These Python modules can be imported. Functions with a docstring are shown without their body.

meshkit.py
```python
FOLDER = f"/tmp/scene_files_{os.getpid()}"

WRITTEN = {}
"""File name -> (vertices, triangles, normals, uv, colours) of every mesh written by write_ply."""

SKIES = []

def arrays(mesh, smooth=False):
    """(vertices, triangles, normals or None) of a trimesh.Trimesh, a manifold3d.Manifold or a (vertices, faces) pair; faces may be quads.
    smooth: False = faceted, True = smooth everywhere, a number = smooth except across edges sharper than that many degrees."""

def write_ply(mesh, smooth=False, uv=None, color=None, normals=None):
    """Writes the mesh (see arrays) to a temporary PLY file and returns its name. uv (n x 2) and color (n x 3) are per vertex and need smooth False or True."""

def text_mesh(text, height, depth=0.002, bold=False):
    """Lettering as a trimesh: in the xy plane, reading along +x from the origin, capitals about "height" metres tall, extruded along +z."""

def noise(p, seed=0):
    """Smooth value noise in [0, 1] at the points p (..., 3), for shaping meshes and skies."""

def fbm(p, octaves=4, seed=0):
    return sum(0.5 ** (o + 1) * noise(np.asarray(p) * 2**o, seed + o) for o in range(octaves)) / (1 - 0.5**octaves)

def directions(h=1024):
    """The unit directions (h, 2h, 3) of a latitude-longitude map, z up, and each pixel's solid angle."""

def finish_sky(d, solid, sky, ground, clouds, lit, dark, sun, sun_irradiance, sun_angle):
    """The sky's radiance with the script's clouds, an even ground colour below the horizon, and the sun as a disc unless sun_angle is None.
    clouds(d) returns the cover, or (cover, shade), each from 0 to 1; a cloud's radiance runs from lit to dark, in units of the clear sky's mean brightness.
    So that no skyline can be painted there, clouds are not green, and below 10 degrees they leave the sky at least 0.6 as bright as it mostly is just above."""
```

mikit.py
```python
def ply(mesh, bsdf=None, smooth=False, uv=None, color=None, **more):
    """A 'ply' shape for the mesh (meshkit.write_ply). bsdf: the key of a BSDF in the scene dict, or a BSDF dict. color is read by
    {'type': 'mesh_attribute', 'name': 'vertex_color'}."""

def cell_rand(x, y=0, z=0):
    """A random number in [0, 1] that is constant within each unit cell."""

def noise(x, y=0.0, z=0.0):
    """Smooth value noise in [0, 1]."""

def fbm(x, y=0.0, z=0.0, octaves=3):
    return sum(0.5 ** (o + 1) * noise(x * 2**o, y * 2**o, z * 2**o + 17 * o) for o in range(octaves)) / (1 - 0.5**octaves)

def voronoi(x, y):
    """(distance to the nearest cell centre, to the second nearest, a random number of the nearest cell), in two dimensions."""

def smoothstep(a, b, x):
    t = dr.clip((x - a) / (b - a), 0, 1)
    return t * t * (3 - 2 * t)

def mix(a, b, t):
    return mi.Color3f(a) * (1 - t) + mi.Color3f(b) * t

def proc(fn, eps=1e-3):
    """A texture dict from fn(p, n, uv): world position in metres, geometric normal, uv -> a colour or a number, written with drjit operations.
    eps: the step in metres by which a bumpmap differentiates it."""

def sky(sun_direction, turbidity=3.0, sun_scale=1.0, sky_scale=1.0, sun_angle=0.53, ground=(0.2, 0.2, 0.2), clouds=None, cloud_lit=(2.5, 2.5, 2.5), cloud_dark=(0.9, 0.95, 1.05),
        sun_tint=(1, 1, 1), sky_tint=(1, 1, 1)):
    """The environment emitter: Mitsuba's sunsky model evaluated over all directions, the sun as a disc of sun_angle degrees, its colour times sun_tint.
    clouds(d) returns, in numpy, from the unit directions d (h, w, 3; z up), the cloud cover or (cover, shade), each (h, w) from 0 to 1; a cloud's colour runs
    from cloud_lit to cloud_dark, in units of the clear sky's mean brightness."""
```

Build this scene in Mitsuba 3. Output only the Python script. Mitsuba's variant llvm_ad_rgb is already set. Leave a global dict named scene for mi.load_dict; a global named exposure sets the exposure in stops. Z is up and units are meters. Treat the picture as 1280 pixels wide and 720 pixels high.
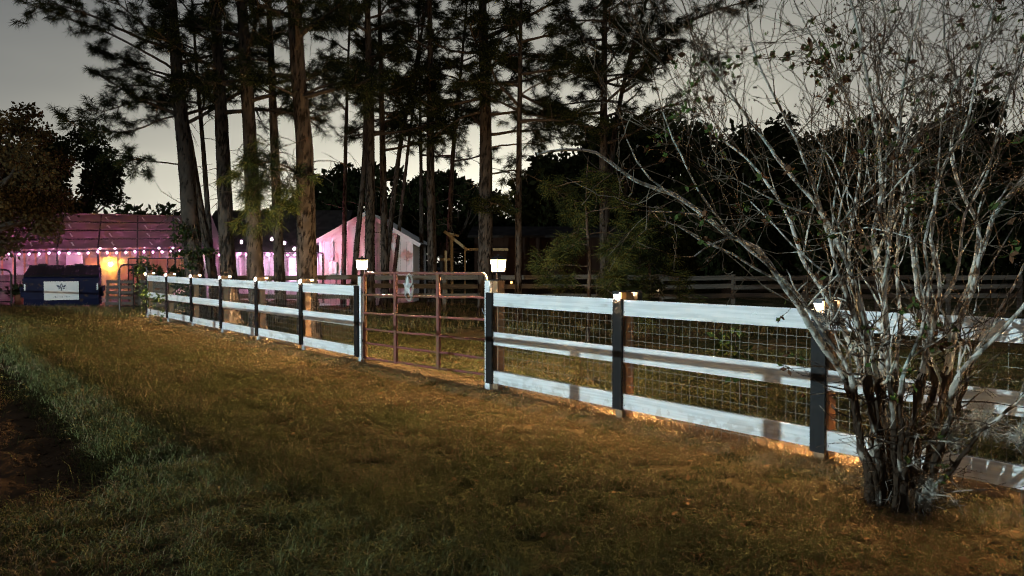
import math, random
import numpy as np, trimesh, drjit as dr, mitsuba as mi, mikit
from mikit import proc, noise, fbm, voronoi, cell_rand, smoothstep, mix
import meshkit

scene, labels = {}, {}
T4 = mi.ScalarTransform4f
# ------------------------------------------------------------------ camera, sky, lamp, exposure
exposure = 3.0
K = 0.125                                                          # all light sources are scaled against the exposure

PITCH = math.atan(32 / 967.0)
scene['camera'] = {'type': 'perspective', 'fov': 2 * math.degrees(math.atan(640 / 967.0)), 'fov_axis': 'x', 'near_clip': 0.05, 'far_clip': 2000.0,
    'to_world': T4().look_at(origin=[0, 0, 1.83], target=[0, math.cos(PITCH), 1.83 - math.sin(PITCH)], up=[0, 0, 1])}


def night_clouds(d):
    """Overcast night sky: a glow of town light low ahead of the camera that fades upward and to the sides and back."""
    el = np.degrees(np.arcsin(np.clip(d[..., 2], -1, 1)))
    az = np.degrees(np.arctan2(d[..., 0], d[..., 1]))
    glow = np.exp(-np.maximum(el, 0) / 10.0) * (0.20 + 0.80 * np.exp(-((az - 5) / 30.0) ** 2))
    n = meshkit.fbm(d * np.array([2.0, 2.0, 6.5]), 5, 11) - 0.5
    return np.ones(el.shape), np.clip(1 - glow * (1 + 1.25 * n), 0, 1)


scene['sky'] = mikit.sky([-0.3, 0.9, 0.12], turbidity=4, sun_scale=0.0, sky_scale=0.10 * K * 12.5, clouds=night_clouds, cloud_lit=(33.0, 31.2, 24.4), cloud_dark=(1.0, 1.25, 1.7), ground=(0.05, 0.05, 0.05))
scene['sky']['sampling_weight'] = 14.0

# ------------------------------------------------------------------ helpers
RNG = np.random.default_rng(7)
UT = np.array([-0.625, 0.781, 0.0]); UT /= np.linalg.norm(UT)      # along the white fence, away from the camera
UN = np.array([-UT[1], UT[0], 0.0])                                # across it, towards the camera
P0 = np.array([-0.31, 10.67, 0.0])                                 # foot of the right gate post
UZ = np.array([0, 0, 1.0])


def fp(s, d, z):
    return P0 + UT * s + UN * d + UZ * z


def fence_sd(x, y):
    dx, dy = x - P0[0], y - P0[1]
    return dx * UT[0] + dy * UT[1], dx * UN[0] + dy * UN[1]


def sstep(a, b, x):
    t = np.clip((x - a) / (b - a), 0, 1)
    return t * t * (3 - 2 * t)


def gz(x, y):
    """Height of the ground."""
    x, y = np.asarray(x, float), np.asarray(y, float)
    p = np.stack([x, y, 0 * x], -1)
    s, d = fence_sd(x, y)
    near = np.exp(-((x / 60) ** 2 + ((y - 20) / 60) ** 2))
    z = near * (0.10 * (meshkit.fbm(p * 0.28 + 3.1, 3, 2) - 0.5) + 0.045 * (meshkit.fbm(p * 1.9, 3, 4) - 0.5))
    edge = 0.30 + 0.16 * (meshkit.fbm(p * 1.3, 3, 9) - 0.5)
    z = z + 0.06 * sstep(edge + 0.16, edge - 0.02, d) * sstep(-0.9, -0.3, d) * sstep(-9, -7, s) * sstep(21, 19, s)
    wob = 0.5 * (meshkit.fbm(p * 0.7, 3, 12) - 0.5)
    rut = sstep(4.55, 5.0, d + wob) * sstep(6.4, 5.8, d + wob) * sstep(-2.2, -0.8, s + wob) * sstep(5.0, 3.0, s + wob)
    lump = meshkit.fbm(p * 3.3 + 7, 4, 15) - 0.5
    z = z - (0.13 - 0.20 * lump) * rut
    track = sstep(4.5, 4.9, d + wob * 0.6) * sstep(5.9, 5.4, d + wob * 0.6) * sstep(3, 5, s) * sstep(19, 16, s)
    z = z - (0.06 - 0.10 * lump) * track
    z = z + 0.13 * np.exp(-((d - 4.15) / 0.42) ** 2) * sstep(-4, -1, s) * sstep(14, 8, s)
    z = z + 0.16 * sstep(17.5, 20.5, y) * sstep(-6, -4, x) * sstep(3, 1, x) * near
    return z


class MB:
    """Collects boxes, tubes, triangles into one mesh."""
    def __init__(self):
        self.v, self.f, self.n = [], [], 0

    def add(self, v, f):
        v, f = np.asarray(v, float), np.asarray(f, int)
        self.v.append(v); self.f.append(f + self.n); self.n += len(v)
        return self

    def obb(self, c, ax, ay, az, hx, hy, hz):
        c, ax, ay, az = (np.asarray(q, float) for q in (c, ax, ay, az))
        s = np.array([[i, j, k] for i in (-1, 1) for j in (-1, 1) for k in (-1, 1)], float)
        v = c + s[:, :1] * ax * hx + s[:, 1:2] * ay * hy + s[:, 2:] * az * hz
        f = [[0, 1, 3], [0, 3, 2], [4, 6, 7], [4, 7, 5], [0, 4, 5], [0, 5, 1], [2, 3, 7], [2, 7, 6], [0, 2, 6], [0, 6, 4], [1, 5, 7], [1, 7, 3]]
        return self.add(v, f)

    def box(self, x0, x1, y0, y1, z0, z1):
        return self.obb([(x0 + x1) / 2, (y0 + y1) / 2, (z0 + z1) / 2], [1, 0, 0], [0, 1, 0], [0, 0, 1], (x1 - x0) / 2, (y1 - y0) / 2, (z1 - z0) / 2)

    def fbox(self, s0, s1, d0, d1, z0, z1, tilt=0.0):
        """A box in the fence's own axes; tilt raises its far end."""
        ax = UT + UZ * tilt
        ax /= np.linalg.norm(ax)
        az = np.cross(ax, UN)
        return self.obb(fp((s0 + s1) / 2, (d0 + d1) / 2, (z0 + z1) / 2), ax, UN, az, (s1 - s0) / 2, (d1 - d0) / 2, (z1 - z0) / 2)

    def beam(self, p, q, w, h, side=None):
        p, q = np.asarray(p, float), np.asarray(q, float)
        ax = q - p; L = np.linalg.norm(ax); ax = ax / L
        up = UZ if abs(ax[2]) < 0.95 else np.array([1.0, 0, 0])
        if side is not None: up = np.cross(ax, side)
        ay = np.cross(up, ax); ay /= np.linalg.norm(ay)
        return self.obb((p + q) / 2, ax, ay, np.cross(ax, ay), L / 2, w / 2, h / 2)

    def tube(self, pts, rad, n=6, cap=True):
        v, f = tube(pts, rad, n, cap)
        return self.add(v, f)

    def mesh(self):
        return np.vstack(self.v), np.vstack(self.f)


def tube(pts, rad, n=6, cap=True, jit=None):
    pts = np.asarray(pts, float); m = len(pts)
    rad = np.broadcast_to(np.asarray(rad, float), (m,))
    tg = np.gradient(pts, axis=0); tg /= np.linalg.norm(tg, axis=1, keepdims=True) + 1e-12
    ref = np.array([0.31, 0.17, 0.93]) if abs(tg.mean(0)[2]) < 0.8 else np.array([0.95, 0.2, 0.1])
    u = np.cross(tg, ref); u /= np.linalg.norm(u, axis=1, keepdims=True) + 1e-12
    w = np.cross(tg, u)
    a = np.arange(n) / n * 2 * np.pi
    r = rad[:, None] * (np.ones((m, n)) if jit is None else jit)
    v = pts[:, None] + (np.cos(a)[None, :, None] * u[:, None] + np.sin(a)[None, :, None] * w[:, None]) * r[..., None]
    v = v.reshape(-1, 3)
    i = np.arange(m - 1)[:, None] * n; k = np.arange(n)[None]; k2 = (k + 1) % n
    f = np.concatenate([np.stack([i + k, i + k2, i + n + k2], -1).reshape(-1, 3), np.stack([i + k, i + n + k2, i + n + k], -1).reshape(-1, 3)])
    if cap:
        v = np.vstack([v, pts[:1], pts[-1:]]); c0, c1 = m * n, m * n + 1
        kk = np.arange(n); k3 = (kk + 1) % n
        f = np.vstack([f, np.stack([k3, kk, kk * 0 + c0], 1), np.stack([(m - 1) * n + kk, (m - 1) * n + k3, kk * 0 + c1], 1)])
    return v, f


def tubes_batch(P, R, n=3):
    """Many tubes of the same number of points: P (k, m, 3), R (k, m)."""
    k, m, _ = P.shape
    tg = np.gradient(P, axis=1); tg /= np.linalg.norm(tg, axis=2, keepdims=True) + 1e-12
    ref = np.array([0.37, 0.21, 0.9]); u = np.cross(tg, ref); u /= np.linalg.norm(u, axis=2, keepdims=True) + 1e-9
    w = np.cross(tg, u); a = np.arange(n) / n * 2 * np.pi
    v = P[:, :, None] + (np.cos(a)[:, None] * u[:, :, None] + np.sin(a)[:, None] * w[:, :, None]) * R[:, :, None, None]
    i = (np.arange(m - 1) * n)[:, None]; q = np.arange(n)[None]; q2 = (q + 1) % n
    f = np.concatenate([np.stack([i + q, i + q2, i + n + q2], -1).reshape(-1, 3), np.stack([i + q, i + n + q2, i + n + q], -1).reshape(-1, 3)])
    f = f[None] + (np.arange(k) * m * n)[:, None, None]
    return v.reshape(-1, 3), f.reshape(-1, 3)


def resample(pts, step):
    """A smooth curve through the points."""
    from scipy.interpolate import PchipInterpolator
    pts = np.asarray(pts, float)
    L = np.r_[0, np.cumsum(np.linalg.norm(np.diff(pts, axis=0), axis=1))]
    n = max(3, int(L[-1] / step) + 1)
    t = np.linspace(0, L[-1], n)
    return PchipInterpolator(L, pts, axis=0)(t), t / L[-1], L[-1]


USED = {}


def numbered(name):
    k = USED.get(name, 0); USED[name] = k + 1
    return name if k == 0 else f'{name}_{k:03d}'


def thing(name, label=None, cat=None, group=None, kind=None):
    key = numbered(name)
    tag(key, label, cat, group, kind)
    return key


def tag(key, label=None, cat=None, group=None, kind=None):
    d = {k: v for k, v in (('label', label), ('category', cat), ('group', group), ('kind', kind)) if v}
    if d: labels[key] = d


def obj(name, mesh, bsdf, parent=None, smooth=False, kind=None, label=None, **more):
    key = numbered(f'{parent}__{name}' if parent else name)
    if isinstance(mesh, MB): mesh = mesh.mesh()
    scene[key] = mikit.ply(mesh, bsdf, smooth, **more)
    if kind or label: tag(key, label=label, kind=kind)
    return key


def area(radiance, weight): return {'type': 'area', 'sampling_weight': float(weight), 'radiance': {'type': 'rgb', 'value': [float(c) * K for c in radiance]}}


def glow(name, mesh, radiance, parent, bsdf='lamp_plastic', weight=0.5):
    return obj(name, mesh, bsdf, parent, emitter=area(radiance, weight))


# ------------------------------------------------------------------ materials
def rgb(r, g, b): return {'type': 'rgb', 'value': [r, g, b]}


def diffuse(c): return {'type': 'twosided', 'bsdf': {'type': 'diffuse', 'reflectance': c}}


def princ(c, rough=0.6, **kw): return {'type': 'twosided', 'bsdf': {'type': 'principled', 'base_color': c, 'roughness': rough, **kw}}


def bumped(b, fn, eps, scale=1.0): return {'type': 'twosided', 'bsdf': {'type': 'bumpmap', 'arbitrary': proc(fn, eps), 'scale': scale, 'bsdf': b['bsdf'] if b['type'] == 'twosided' else b}}


def c_white(p, n, uv):
    a = p.x * UT[0] + p.y * UT[1]
    g = fbm(a * 2.0, p.z * 60, 3.0, 3)
    stain = smoothstep(0.60, 0.78, fbm(a * 3.1, p.z * 9.0, 11.0, 4))
    c = mix((0.66, 0.68, 0.68), (0.80, 0.82, 0.82), smoothstep(0.25, 0.7, g))
    c = mix(c, (0.42, 0.41, 0.36), stain * 0.55)
    mud = smoothstep(0.50, 0.64, fbm(a * 14, p.z * 14, 2.0, 3)) * (1 - smoothstep(0.20, 0.30, p.z + 0.1 * (fbm(a * 3, 4.0, 1.0, 2) - 0.5)))
    return mix(c, (0.22, 0.15, 0.09), mud * 0.28)


def c_post(p, n, uv):
    g = fbm(p.x * 35, p.y * 35, p.z * 1.6, 3)
    return mix((0.26, 0.15, 0.085), (0.42, 0.28, 0.17), g)


def c_weather(p, n, uv):
    g = fbm((p.x + p.y) * 1.5, p.z * 45, p.y * 0.8, 3)
    return mix((0.075, 0.06, 0.048), (0.19, 0.16, 0.13), g)


def c_rust(p, n, uv):
    g = fbm(p.x * 5, p.y * 5, p.z * 5, 4)
    r = smoothstep(0.48, 0.62, g)
    return mix(mix((0.16, 0.050, 0.042), (0.24, 0.085, 0.075), fbm(p.x * 30, p.y * 30, p.z * 30, 2)), (0.17, 0.085, 0.045), r)


def furrow(p, n):
    a = dr.atan2(n.y, n.x)
    g = fbm(a * 4.0 + p.x * 3, p.z * 1.5, p.y * 3, 4)
    return smoothstep(0.0, 0.085, dr.abs(g - 0.5))


def c_pine(p, n, uv):
    c = mix((0.040, 0.030, 0.024), (0.125, 0.100, 0.082), fbm(p.x * 9, p.y * 9, p.z * 5, 4))
    return mix((0.014, 0.010, 0.008), c, furrow(p, n))


def h_pine(p, n, uv):
    return furrow(p, n) * 0.022 + fbm(p.x * 25, p.y * 25, p.z * 14, 2) * 0.010


def c_lichen(p, n, uv):
    g = fbm(p.x * 22, p.y * 22, p.z * 13, 4)
    q = fbm(p.x * 7, p.y * 7, p.z * 5 + 9, 3)
    c = mix((0.16, 0.125, 0.095), (0.60, 0.57, 0.50), smoothstep(0.34, 0.58, g))
    c = mix(c, (0.44, 0.52, 0.46), smoothstep(0.55, 0.72, q) * 0.7)
    return mix(c, (0.03, 0.022, 0.016), smoothstep(0.60, 0.70, fbm(p.x * 9 + 4, p.y * 9, p.z * 4, 3)) * 0.8)


def c_ground(p, n, uv):
    s = (p.x - P0[0]) * UT[0] + (p.y - P0[1]) * UT[1]
    d = (p.x - P0[0]) * UN[0] + (p.y - P0[1]) * UN[1]
    f1 = fbm(p.x * 0.9, p.y * 0.9, 0.0, 4)
    f2 = fbm(p.x * 6, p.y * 6, 0.0, 4)
    f3 = fbm(p.x * 40, p.y * 40, 0.0, 3)
    soil = mix((0.055, 0.032, 0.018), (0.17, 0.105, 0.060), f2 * 0.6 + f3 * 0.4)
    green = mix((0.020, 0.024, 0.010), (0.075, 0.070, 0.030), f2 * 0.5 + f3 * 0.5)
    straw = mix((0.09, 0.058, 0.028), (0.22, 0.150, 0.075), f2 * 0.4 + f3 * 0.6)
    c = mix(green, straw, smoothstep(0.46, 0.62, f1 * 0.6 + f2 * 0.4))
    w = (fbm(p.x * 1.3, p.y * 1.3, 5.0, 3) - 0.5) * 0.9
    c = mix(c, straw, (1 - smoothstep(0.6, 2.4, d + w * 2)) * smoothstep(0.40, 0.56, f2) * smoothstep(-2.5, -1.2, d))
    bare = (1 - smoothstep(-0.05, 0.28, d + w * 0.8)) * smoothstep(-1.1, -0.7, d + w * 0.4)
    c = mix(c, mix((0.15, 0.095, 0.050), (0.32, 0.22, 0.125), f2 * 0.5 + f3 * 0.5), bare)
    rut = smoothstep(4.7, 5.15, d + w * 0.7) * (1 - smoothstep(5.9, 6.4, d + w * 0.6)) * smoothstep(-2.4, -1.2, s + w) * (1 - smoothstep(3.5, 5.0, s + w))
    track = smoothstep(4.5, 4.9, d + w * 0.5) * (1 - smoothstep(5.4, 5.9, d + w * 0.5)) * smoothstep(3.0, 5.0, s) * (1 - smoothstep(16.0, 19.0, s))
    return mix(c, soil, dr.maximum(rut, track * smoothstep(0.38, 0.55, f2)))


def h_ground(p, n, uv): return fbm(p.x * 18, p.y * 18, 0.0, 4) * 0.05 + fbm(p.x * 90, p.y * 90, 0.0, 2) * 0.012


def c_barn(p, n, uv):
    u = p.x * 4.0
    groove = smoothstep(0.42, 0.48, dr.abs(u - dr.floor(u) - 0.5))
    return mix(mix((0.62, 0.60, 0.58), (0.74, 0.72, 0.70), fbm(p.x * 3, p.z * 1.2, 2.0, 3)), (0.34, 0.32, 0.31), groove * 0.7)


def c_shingle(p, n, uv):
    row = dr.floor(p.z * 9)
    return mix((0.018, 0.016, 0.015), (0.05, 0.042, 0.038), cell_rand(p.x * 4 + row * 0.5, row, 0) * 0.5 + 0.5 * fbm(p.x * 2, p.y * 2, p.z * 2, 2))


def c_panelwood(p, n, uv):
    g = fbm(p.x * 9, p.y * 9, p.z * 1.3, 3)
    return mix((0.30, 0.15, 0.07), (0.46, 0.26, 0.14), g)


def c_redshed(p, n, uv):
    return mix((0.022, 0.013, 0.010), (0.05, 0.028, 0.020), fbm(p.x * 6, p.y * 6, p.z * 0.8, 3))


def c_blue(p, n, uv):
    sc = smoothstep(0.66, 0.74, fbm(p.x * 5, p.z * 7, p.y * 5, 4))
    return mix(mix((0.003, 0.004, 0.024), (0.005, 0.007, 0.042), fbm(p.x * 3, p.z * 3, 1.0, 3)), (0.06, 0.035, 0.022), sc * 0.8)


def c_fabric(p, n, uv):
    return mix((0.15, 0.095, 0.105), (0.24, 0.16, 0.17), fbm(p.x * 2.2, p.y * 2.2, p.z * 5.0, 4))


M = scene
M['lamp_plastic'] = diffuse(rgb(0.6, 0.57, 0.5))
M['white_paint'] = princ(proc(c_white), 0.55, specular=0.4)
M['black_paint'] = princ(proc(lambda p, n, uv: mix((0.004, 0.004, 0.005), (0.013, 0.012, 0.012), fbm(p.x * 20, p.y * 20, p.z * 2.5, 3))), 0.6, specular=0.2)
M['post_wood'] = diffuse(proc(c_post))
M['weathered_wood'] = diffuse(proc(c_weather))
M['wire_metal'] = princ(rgb(0.30, 0.27, 0.22), 0.5, metallic=0.3)
M['red_paint'] = princ(proc(c_rust), 0.5, specular=0.5)
M['pine_bark'] = bumped({'type': 'diffuse', 'reflectance': proc(c_pine)}, h_pine, 4e-3)
M['limb_bark'] = diffuse(proc(lambda p, n, uv: mix((0.05, 0.037, 0.028), (0.13, 0.10, 0.08), fbm(p.x * 20, p.y * 20, p.z * 20, 3))))
M['lichen_bark'] = bumped({'type': 'diffuse', 'reflectance': proc(c_lichen)}, lambda p, n, uv: fbm(p.x * 60, p.y * 60, p.z * 30, 3) * 0.012, 2e-3)
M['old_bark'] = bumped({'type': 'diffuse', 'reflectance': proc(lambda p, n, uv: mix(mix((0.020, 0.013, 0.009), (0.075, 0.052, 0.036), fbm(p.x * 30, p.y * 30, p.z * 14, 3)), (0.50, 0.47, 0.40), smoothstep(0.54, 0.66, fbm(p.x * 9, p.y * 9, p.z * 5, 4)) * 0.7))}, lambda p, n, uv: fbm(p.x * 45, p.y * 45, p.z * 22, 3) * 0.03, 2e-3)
M['twig_bark'] = diffuse(proc(lambda p, n, uv: mix((0.075, 0.048, 0.032), (0.20, 0.165, 0.125), smoothstep(0.42, 0.72, fbm(p.x * 6, p.y * 6, p.z * 6, 3)))))
M['ground_soil'] = bumped({'type': 'diffuse', 'reflectance': proc(c_ground)}, h_ground, 4e-3)
M['blade'] = diffuse({'type': 'mesh_attribute', 'name': 'vertex_color'})
M['needle'] = diffuse({'type': 'mesh_attribute', 'name': 'vertex_color'})
M['dark_metal'] = princ(rgb(0.03, 0.028, 0.028), 0.4, metallic=0.6)
M['barn_siding'] = princ(proc(c_barn), 0.7)
M['white_trim'] = princ(proc(lambda p, n, uv: mix((0.60, 0.59, 0.57), (0.76, 0.75, 0.73), fbm(p.x * 4, p.y * 4, p.z * 8, 3))), 0.6)
M['shingle'] = diffuse(proc(c_shingle))
M['wood_panel'] = diffuse(proc(c_panelwood))
M['red_board'] = diffuse(proc(c_redshed))
M['blue_steel'] = princ(proc(c_blue), 0.65, specular=0.2)
M['lid_plastic'] = princ(rgb(0.014, 0.013, 0.014), 0.8, specular=0.2)
M['sign_white'] = princ(rgb(0.74, 0.75, 0.76), 0.5)
M['sign_ink'] = princ(rgb(0.015, 0.02, 0.06), 0.6)
M['roof_cloth'] = {'type': 'principledthin', 'base_color': proc(c_fabric), 'roughness': 0.8, 'diff_trans': 0.6, 'spec_trans': 0.0}
M['star_metal'] = princ(rgb(0.55, 0.54, 0.52), 0.45, metallic=0.3)
M['rope'] = diffuse(rgb(0.40, 0.37, 0.32))
M['grey_metal'] = princ(rgb(0.30, 0.31, 0.32), 0.4, metallic=0.7)
M['timber'] = diffuse(proc(lambda p, n, uv: mix((0.24, 0.16, 0.08), (0.42, 0.31, 0.17), fbm(p.x * 14, p.y * 14, p.z * 3, 3))))
M['inner_wall'] = diffuse(proc(lambda p, n, uv: mix((0.22, 0.18, 0.16), (0.50, 0.45, 0.42), smoothstep(0.35, 0.65, fbm(p.x * 1.3, p.y * 1.3, p.z * 1.7, 4)))))
M['terracotta'] = diffuse(rgb(0.22, 0.09, 0.05))
# ------------------------------------------------------------------ ground
def build_ground():
    def axis(lo, hi, c0, c1, step, grow):
        a = [*np.arange(c0, c1 + 1e-6, step)]
        st = step
        while a[-1] < hi:
            st *= grow; a.append(a[-1] + st)
        st = step; b = []
        x = c0
        while x > lo:
            st *= grow; x -= st; b.append(x)
        return np.array(b[::-1] + a)
    xs = axis(-130, 130, -14, 9, 0.075, 1.18)
    ys = axis(-70, 140, 1.5, 26, 0.075, 1.18)
    X, Y = np.meshgrid(xs, ys)
    Z = gz(X, Y)
    v = np.stack([X, Y, Z], -1).reshape(-1, 3)
    nx = len(xs)
    i = (np.arange(len(ys) - 1)[:, None] * nx + np.arange(nx - 1)[None]).ravel()
    f = np.concatenate([np.stack([i, i + 1, i + nx + 1], 1), np.stack([i, i + nx + 1, i + nx], 1)])
    k = obj('ground', (v, f), 'ground_soil', smooth=True)
    tag(k, kind='structure')


build_ground()


def blades(x, y, h, w, lean, col, seed):
    """Bent grass blades: two quads' worth of triangles each, colour per blade."""
    r = np.random.default_rng(seed)
    n = len(x)
    z = gz(x, y) - 0.004
    a = r.uniform(0, 2 * np.pi, n); b = a + np.pi / 2 + r.normal(0, 0.5, n)
    base = np.stack([x, y, z], 1)
    side = np.stack([np.cos(a), np.sin(a), 0 * a], 1) * (w / 2)[:, None]
    ln = (h * lean)[:, None] * np.stack([np.cos(b), np.sin(b), 0 * b], 1)
    up = np.zeros((n, 3)); up[:, 2] = h
    mid = base + up * 0.6 + ln * 0.35
    tip = base + up * (1 - 0.35 * np.minimum(lean, 1.2))[:, None] + ln
    v = np.stack([base - side, base + side, mid + side * 0.75, mid - side * 0.75, tip], 1).reshape(-1, 3)
    k = (np.arange(n) * 5)[:, None]
    f = np.concatenate([k + [0, 1, 2], k + [0, 2, 3], k + [3, 2, 4]])
    return v, f, np.repeat(col, 5, axis=0)


def grass_colours(x, y, r, dry):
    n = len(x)
    g = np.array([0.085, 0.092, 0.032]); g2 = np.array([0.185, 0.175, 0.070]); st = np.array([0.30, 0.215, 0.115])
    t = r.random(n)[:, None]
    c = g * (1 - t) + g2 * t
    c = np.where((r.random(n) < dry)[:, None], st * (0.45 + 0.75 * r.random(n)[:, None]), c)
    return c


def build_lawn():
    r = np.random.default_rng(21)
    X, Y = [], []
    for (y0, y1, dens) in ((4.2, 6.5, 5800), (6.5, 9, 4400), (9, 13, 2900), (13, 19, 1500), (19, 31, 420)):
        area = (y1 - y0) * (1.5 * y1)
        n = int(area * dens)
        y = r.uniform(y0, y1, n); x = r.uniform(-0.75, 0.75, n) * y1
        ok = (np.abs(x) < 0.70 * y + 0.4)
        X.append(x[ok]); Y.append(y[ok])
    x, y = np.concatenate(X), np.concatenate(Y)
    s, d = fence_sd(x, y)
    p = np.stack([x, y, 0 * x], 1)
    f1 = meshkit.fbm(p * 0.9, 4, 31); clump = meshkit.fbm(p * 5.5, 3, 33)
    wob = 0.5 * (meshkit.fbm(p * 0.7, 3, 12) - 0.5)
    dw = d + (f1 - 0.5) * 1.0
    rut = sstep(4.6, 5.1, d + wob) * sstep(6.5, 5.9, d + wob) * sstep(-2.4, -1.0, s + wob) * sstep(5.0, 3.2, s + wob)
    dirtpatch = sstep(4.9, 5.3, d + wob) * 0.45 * (s < 9)
    track = sstep(4.5, 4.9, d + wob * 0.6) * sstep(5.9, 5.4, d + wob * 0.6) * sstep(3, 5, s) * sstep(19, 16, s)
    keep = sstep(0.28, 0.60, clump + 0.06) * (1 - 0.8 * track) * (1 - 0.985 * rut) * (1 - dirtpatch)
    keep *= np.where(d > 0, sstep(-0.15, 0.35, dw) * (0.6 + 0.4 * sstep(0.6, 2.2, dw)), 1.0)
    keep *= np.where((d > -0.75) & (d <= 0), 0.10, 1.0)
    keep *= (d > -4.0) | (y < 16)
    m = r.random(len(x)) < keep
    x, y, d, f1, clump, dw = x[m], y[m], d[m], f1[m], clump[m], dw[m]
    n = len(x)
    dry = np.clip(0.14 + 1.3 * (f1 - 0.48) + 0.50 * sstep(2.4, 0.6, dw) * (d > -0.3), 0.06, 0.93)
    h = (0.040 + 0.075 * r.random(n) ** 1.4) * (0.45 + 1.1 * clump) * (0.55 + 0.45 * sstep(0.5, 3.5, d)) * np.where(d < -0.5, 1.35, 1.0) * (1 + 0.6 * sstep(3.1, 3.7, d) * sstep(5.3, 4.7, d))
    tall = r.random(n) < 0.006
    h = np.where(tall, h * 2.1, h)
    w = 0.0046 + 0.00055 * y
    col = grass_colours(x, y, r, dry)
    v, f, c = blades(x, y, h, w, r.uniform(0.35, 1.7, n), col, 22)
    k = obj('lawn_grass', (v, f), 'blade', color=c)
    tag(k, 'short patchy lawn grass in front of the white rail fence, green with dry straw patches', 'grass', kind='stuff')
    return n


N_LAWN = build_lawn()


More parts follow.
